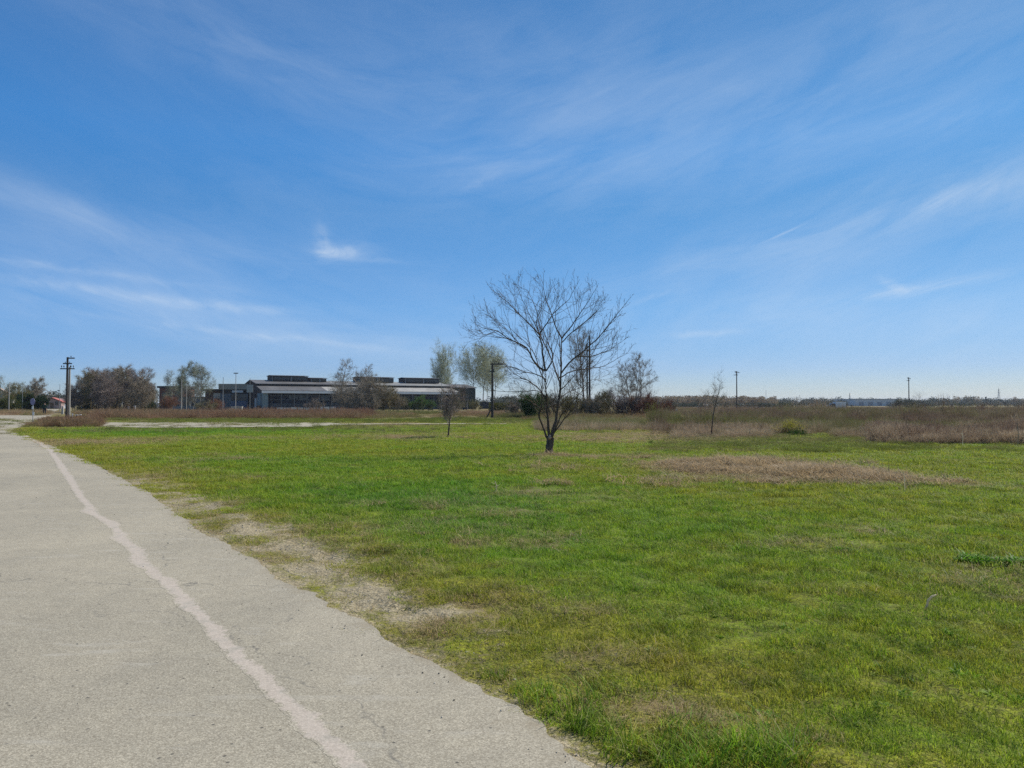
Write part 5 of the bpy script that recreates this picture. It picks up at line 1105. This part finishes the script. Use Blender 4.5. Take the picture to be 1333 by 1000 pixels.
def house(px, d, w, dp, hw, hr, wm, rm, label, rz=0):
    b = bld('house', px, d, label, rz, 'house'); s = MB(); s.prism_y([(-w/2, 0), (w/2, 0), (w/2, hw), (0, hw+hr-.15), (-w/2, hw)], 0, dp); s.build('wall', wm, b)
    s = MB(); e = .4; s.prism_y([(-w/2-e, hw-.1), (0, hw+hr), (w/2+e, hw-.1), (w/2+e, hw+.1), (0, hw+hr+.2), (-w/2-e, hw+.1)], -.4, dp+.4); s.build('roof', rm, b)
    for x in (-w/4, w/4): MB().box(x-.45, x+.45, -.05, -.02, 1.2, 2.5).build('window', M['glass'], b)
    s = MB(); s.box(-.5, .5, -.06, -.02, 0, 2.1); s.build('door', simple('door_brown', (.16, .1, .06), .1, 2), b); return b
house(-2, 215, 7, 9, 3.4, 2.6, simple('cream_wall', (.5, .47, .42), .08, .5), simple('roof_pale', (.42, .33, .28), .1, 1), 'pale house at the left edge behind green trees', .5)
house(68, 260, 5.4, 8, 2.3, 1.3, simple('pink_wall', (.42, .30, .26), .08, .5), simple('roof_red', (.42, .13, .10), .12, 1), 'small house with red roof left of the tall utility pole', .4)
house(74, 275, 4, 7, 2.0, 1.4, simple('blue_white', (.38, .44, .50), .08, .5), simple('roof_grey_red', (.25, .16, .15), .12, 1), 'bluish house just right of the red roofed one', .2)
b = bld('warehouse', 1140, 600, 'flat grey warehouse on the horizon behind the truck', cat='warehouse')
s = MB(); s.box(-16.2, 16.2, 0, 40, 0, 5.2); s.build('wall', corr('ware_wall', (.56, .58, .57), .03), b)
s = MB(); s.box(-16.5, 16.5, -.3, 40.3, 5.2, 5.6); s.build('roof', simple('ware_roof', (.30, .33, .36), .05, .3), b)
WD = simple('ware_door', (.26, .29, .32), .05, .4)
for i in range(4): MB().box(-13+i*7, -9.5+i*7, -.12, -.03, 0, 3.2).build('door', WD, b)
for px, d_, w_, lb in [(920, 340, 8.5, 'low white greenhouse before the plantation, left one'), (965, 350, 7, 'low white greenhouse behind the utility pole'), (992, 352, 7, 'low white greenhouse before the plantation, right one')]:
    b = bld('greenhouse', px, d_, lb, 0, 'greenhouse'); b['group'] = 'white greenhouses before the plantation'; s = MB(); n = 9
    s.prism_x([(-2+2*math.cos(math.pi*i/n)*-1-0, 1.05*math.sin(math.pi*i/n)+.55) for i in range(n+1)]+[(0, 0), (-4, 0)], -w_/2, w_/2); s.build('cover', M['white'], b)
    s = MB(); s.box(-w_/2-.03, w_/2+.03, -4.1, -4.03, 0, .5); s.build('base_board', M['concrete'], b)
b = bld('concrete_wall', 868, 152, 'low pale concrete wall right of the thicket', 0, 'wall'); s = MB(); s.box(-2.0, 2.0, -.15, .15, 0, .55); s.build('panel', simple('pale_conc', (.6, .57, .5), .08, 1), b); s = MB(); s.box(-2.05, 2.05, -.2, .2, .55, .63); s.build('coping', M['white'], b)
b = bld('concrete_block', 308, 186, 'grey concrete block before the low blue annex', 0, 'block'); s = MB(); s.box(-1.3, 1.3, 0, .8, 0, .95); s.build('body', M['concrete'], b, .04); s = MB(); s.box(-1.36, 1.36, -.05, .86, .95, 1.05); s.build('cap', M['concrete'], b, .02)
for px, d_, w_, lb, m_ in [(605, 205, 1.2, 'dark container at the right end of the shed', DK), (632, 230, 3.4, 'dark low container under the poplars', DK), (671, 230, 5.5, 'pale distant van body behind the shrubs left of the lone tree', M['white'])]:
    b = bld('container', px, d_, lb, 0, 'container'); s = MB(); s.box(-w_/2, w_/2, 0, 2.2, .15, 2.2 if m_ is DK else 1.9); s.build('body', m_, b, .03)
    for x in (-w_/2+.2, w_/2-.2): MB().box(x-.12, x+.12, .1, 2.1, 0, .14).build('skid', M['metal_dark'], b)
b = bld('long_hedge', 655, 150, 'clipped green hedge beyond the wooden pole', 0, 'hedge')
rg0 = np.random.default_rng(5); c = rg0.random((5000, 3))*np.array([5.6, 1.6, 1.7])+np.array([-2.8, 0, .1]); lq = leaf_quads(rg0, c, 5000, .04, .10); link('foliage', np_mesh('foliage', lq.reshape(-1, 3), np.arange(len(lq)*4).reshape(-1, 4), M['leaf_olive']), b)
s = MB(); [s.tube([(x, .8, 0), (x+.05, .8, 1.4)], .03, 5) for x in np.arange(-2.5, 2.6, .5)]; s.build('stems', M['bark_grey'], b)

# ------------------------------------------------------------------ vehicles
def wheel(o, x, y, r, w):
    s = MB(); s.tube([(x, y-w/2, r), (x, y+w/2, r)], r, 16); t = s.build('wheel', simple('tyre', (.02, .02, .02), .1, 5), o)
    s = MB(); s.tube([(x, y-w/2-.015, r), (x, y+w/2+.015, r)], r*.55, 12); s.build('rim', M['metal_grey'], t)
def truck():
    d = 195; o = empty('box_truck', (X(1087, d), d, 0), R(4), 'white box truck with dark cab on the far field track', 'truck')
    s = MB(); s.box(-.35, 2.75, -1.0, 1.0, .62, 2.15); s.build('box_body', M['white'], o, .04)
    s = MB(); s.prism_y([(-2.7, .42), (-.5, .42), (-.5, 1.75), (-1.3, 1.82), (-2.0, 1.3), (-2.7, 1.05)], -.92, .92); c = s.build('cab', simple('cab_dark', (.05, .06, .07), .1, 2, .35, spec=.5), o, .05)
    s = MB(); s.prism_y([(-1.86, 1.22), (-.75, 1.22), (-.75, 1.62), (-1.32, 1.68)], -.945, .945); s.build('window', M['glass'], c)
    s = MB(); s.box(-2.5, 2.6, -.45, .45, .38, .60); s.build('chassis', M['metal_dark'], o)
    for x in (-1.95, 1.9):
        for y in (-.82, .82): wheel(o, x, y, .38, .24)
    o.scale = (.86, .86, .98)
    for y in (-.7, .7): s = MB(); s.box(-2.74, -2.66, y-.14, y+.14, .72, .88); s.build('headlight', M['white'], o)
truck()
def van():
    d = 245; o = empty('white_van', (X(202, d), d, 0), R(-12), 'white van parked between the grove and the brick building', 'van')
    s = MB(); s.prism_y([(-2.2, .35), (2.3, .35), (2.35, 1.0), (2.25, 1.95), (.9, 2.15), (-.9, 2.1), (-1.5, 1.5), (-2.15, 1.2)], -.9, .9); s.build('body', M['white'], o, .06)
    s = MB(); s.prism_y([(-1.35, 1.28), (-.2, 1.28), (-.2, 1.85), (-.85, 1.85)], -.92, .92); s.prism_y([(-.05, 1.28), (1.0, 1.28), (1.0, 1.85), (-.05, 1.85)], -.92, .92); s.build('window', M['glass'], o)
    for x in (-1.35, 1.4):
        for y in (-.78, .78): wheel(o, x, y, .34, .22)
    o = empty('dark_car', (X(197, 238), 238, 0), R(5), 'dark car parked left of the white van', 'car')
    s = MB(); s.prism_y([(-2, .3), (2, .3), (2.05, .8), (1.4, .95), (.8, 1.4), (-.8, 1.42), (-1.5, .95), (-2.05, .85)], -.85, .85); s.build('body', M['metal_dark'], o, .06)
    s = MB(); s.prism_y([(-1.25, .95), (1.15, .95), (.7, 1.32), (-.72, 1.33)], -.87, .87); s.build('window', M['glass'], o)
    for x in (-1.3, 1.3):
        for y in (-.75, .75): wheel(o, x, y, .32, .2)
van()

# ------------------------------------------------------------------ person walking on the road verge
def skin_body(name, verts, edges, radii, mat, parent, root=0, sub=2):
    me = bpy.data.meshes.new(name); me.from_pydata(verts, edges, []); me.materials.append(mat); o = bpy.data.objects.new(name, me); COL.objects.link(o); o.parent = parent
    m = o.modifiers.new('skin', 'SKIN'); m.use_smooth_shade = True
    for i, v in enumerate(me.skin_vertices[0].data): v.radius = (radii[i], radii[i]) if not hasattr(radii[i], '__len__') else radii[i]; v.use_root = (i == root)
    s = o.modifiers.new('sub', 'SUBSURF'); s.levels = sub; s.render_levels = sub; return o
def person():
    d = 112; px = 58.6
    o = empty('person', (X(px, d), d, 0), R(20), 'person in a dark green jacket and dark trousers walking beside the road', 'person')
    skin = simple('skin', (.45, .27, .19), .05, 8, .6); jacket = simple('jacket', (.022, .045, .034), .15, 3, .85); trou = simple('trousers', (.022, .024, .034), .15, 3, .85)
    V = [(0,0,.95),(0,0,1.12),(0,0,1.32),(0,0,1.46),(0,0,1.55),(0,-.01,1.64),(0,-.015,1.73),   # pelvis..head
         (.11,0,.90),(.13,-.10,.50),(.13,-.02,.10),(.13,-.16,.05), (-.11,0,.90),(-.13,.08,.50),(-.13,.20,.13),(-.13,.08,.06),
         (.20,0,1.42),(.27,.06,1.16),(.26,-.05,.92),(.25,-.08,.85), (-.20,0,1.42),(-.27,-.04,1.16),(-.27,-.16,.94),(-.26,-.20,.87)]
    E = [(0,1),(1,2),(2,3),(3,4),(4,5),(5,6),(0,7),(7,8),(8,9),(9,10),(0,11),(11,12),(12,13),(13,14),(3,15),(15,16),(16,17),(17,18),(3,19),(19,20),(20,21),(21,22)]
    Rr = [(.15,.11),(.14,.10),(.16,.11),(.13,.09),.055,.085,.075,.09,.06,.045,.04,.09,.06,.045,.04,.06,.045,.032,.034,.06,.045,.032,.034]
    for s_, base, tip in ((1, (.25,-.08,.85), -.02), (-1, (-.26,-.20,.87), -.02)):       # fingers and thumb
        bi = 18 if s_ == 1 else 22
        for k, L in enumerate((.07, .08, .075, .06)):
            n = len(V); y0 = base[1]-.03+.02*k; V.append((base[0], y0, base[2]-.05)); V.append((base[0]-.01*s_, y0-.01, base[2]-.05-L)); E += [(bi, n), (n, n+1)]; Rr += [.010, .007]
        n = len(V); V.append((base[0]-.01*s_, base[1]-.045, base[2]-.03)); V.append((base[0]-.015*s_, base[1]-.065, base[2]-.065)); E += [(bi, n), (n, n+1)]; Rr += [.011, .008]
    skin_body('body', V, E, Rr, skin, o)
    skin_body('jacket', [(0,0,.84),(0,0,1.1),(0,0,1.33),(0,0,1.47),(.21,0,1.42),(.285,.06,1.16),(.27,-.04,.95),(-.21,0,1.42),(-.285,-.04,1.16),(-.28,-.15,.97),(0,.0,1.53)], [(0,1),(1,2),(2,3),(3,4),(4,5),(5,6),(3,7),(7,8),(8,9),(3,10)], [(.22,.17),(.20,.15),(.22,.15),(.16,.12),.09,.07,.055,.09,.07,.055,.075], jacket, o)
    skin_body('trousers', [(0,0,.94),(.11,0,.88),(.13,-.10,.50),(.13,-.02,.12),(-.11,0,.88),(-.13,.08,.50),(-.13,.20,.15)], [(0,1),(1,2),(2,3),(0,4),(4,5),(5,6)], [(.17,.13),.115,.085,.07,.115,.085,.07], trou, o)
    skin_body('hair', [(0,.02,1.70),(0,.015,1.78),(0,.05,1.66)], [(0,1),(0,2)], [.095,.07,.08], simple('hair', (.03,.02,.015), .1, 8), o)
    for sx, y in ((.13, -.10), (-.13, .13)):
        s = MB(); s.box(sx-.05, sx+.05, y-.13, y+.13, .0, .09); s.build('shoe', M['metal_dark'], o, .03)
person()

hz, hnt, hout = new_mat('haze_air'); hv = N(hnt, 'ShaderNodeVolumePrincipled'); hv.inputs['Density'].default_value = HAZE; hv.inputs['Color'].default_value = (.80, .88, 1, 1); hv.inputs['Anisotropy'].default_value = .2
hnt.links.new(hv.outputs[0], hout.inputs['Volume'])
hb = MB(); hb.box(-6300, 6300, -6300, 6300, -2, 46); tag(hb.build('haze', hz), kind='stuff')
# ------------------------------------------------------------------ little things on the lawn
x, y = G(1208, 797); STK = foliage('dry_stalk', (.66, .58, .42), (.85, .78, .62), .5, 20)
o = empty('dry_stalk', (x, y, float(height(np.array([x]), np.array([y]))[0])), 0, 'pale bent dry stalk standing up out of the lawn', 'stalk')
s = MB(); s.tube([(-.012, 0, -.02), (-.006, 0, .045), (.004, .0, .085), (.03, -.005, .115), (.062, -.01, .13)], [.006, .0085, .010, .008, .004], 7); s.build('stem', STK, o, smooth=True)
s = MB(); s.tube([(-.004, 0, .05), (-.022, .0, .02), (-.03, 0, -.005)], [.005, .004, .001], 6); s.build('side_shoot', STK, o, smooth=True)
x, y = G(1177, 641)
o = empty('dead_stem', (x, y, float(height(np.array([x]), np.array([y]))[0])), 0, 'thin pale dead stem upright at the end of the hay', 'stalk')
s = MB(); s.tube([(.02, 0, -.02), (.01, 0, .15), (0, 0, .32), (-.02, 0, .34)], [.010, .009, .006, .002], 6); s.build('stem', STK, o); s = MB(); s.tube([(.0, 0, .33), (-.05, 0, .36), (-.10, .02, .35)], [.005, .004, .002], 5); s.build('side_shoot', STK, o)
for px, py, lb in [(400, 619, 'x')]: pass
FG = 'thin dead stalks standing in the straw belt'
for i, (px, py, pt, lb) in enumerate([(1325, 583, 548, 'dark upright dead stalk at the right end of the straw belt'), (645, 640, 626, 'thin straw stem left of the dry tuft on the lawn'), (1253, 583, 560, 'pale upright stalk in the middle of the straw belt')]):
    x, y = G(px, py); h = Z(pt, y); o = empty('dead_stem', (x, y, 0), 0, lb, 'stalk', None); s = MB(); s.tube([(0, 0, -.05), (.02, 0, h*.5), (-.01, 0, h)], [.014, .010, .004], 5); s.build('stem', STK if i else M['twig_brown'], o)
    s = MB(); s.tube([(.02, 0, h*.5), (.10, .03, h*.7)], [.006, .002], 4); s.tube([(.01, 0, h*.7), (-.08, .0, h*.85)], [.005, .002], 4); s.build('side_shoot', STK if i else M['twig_brown'], o)
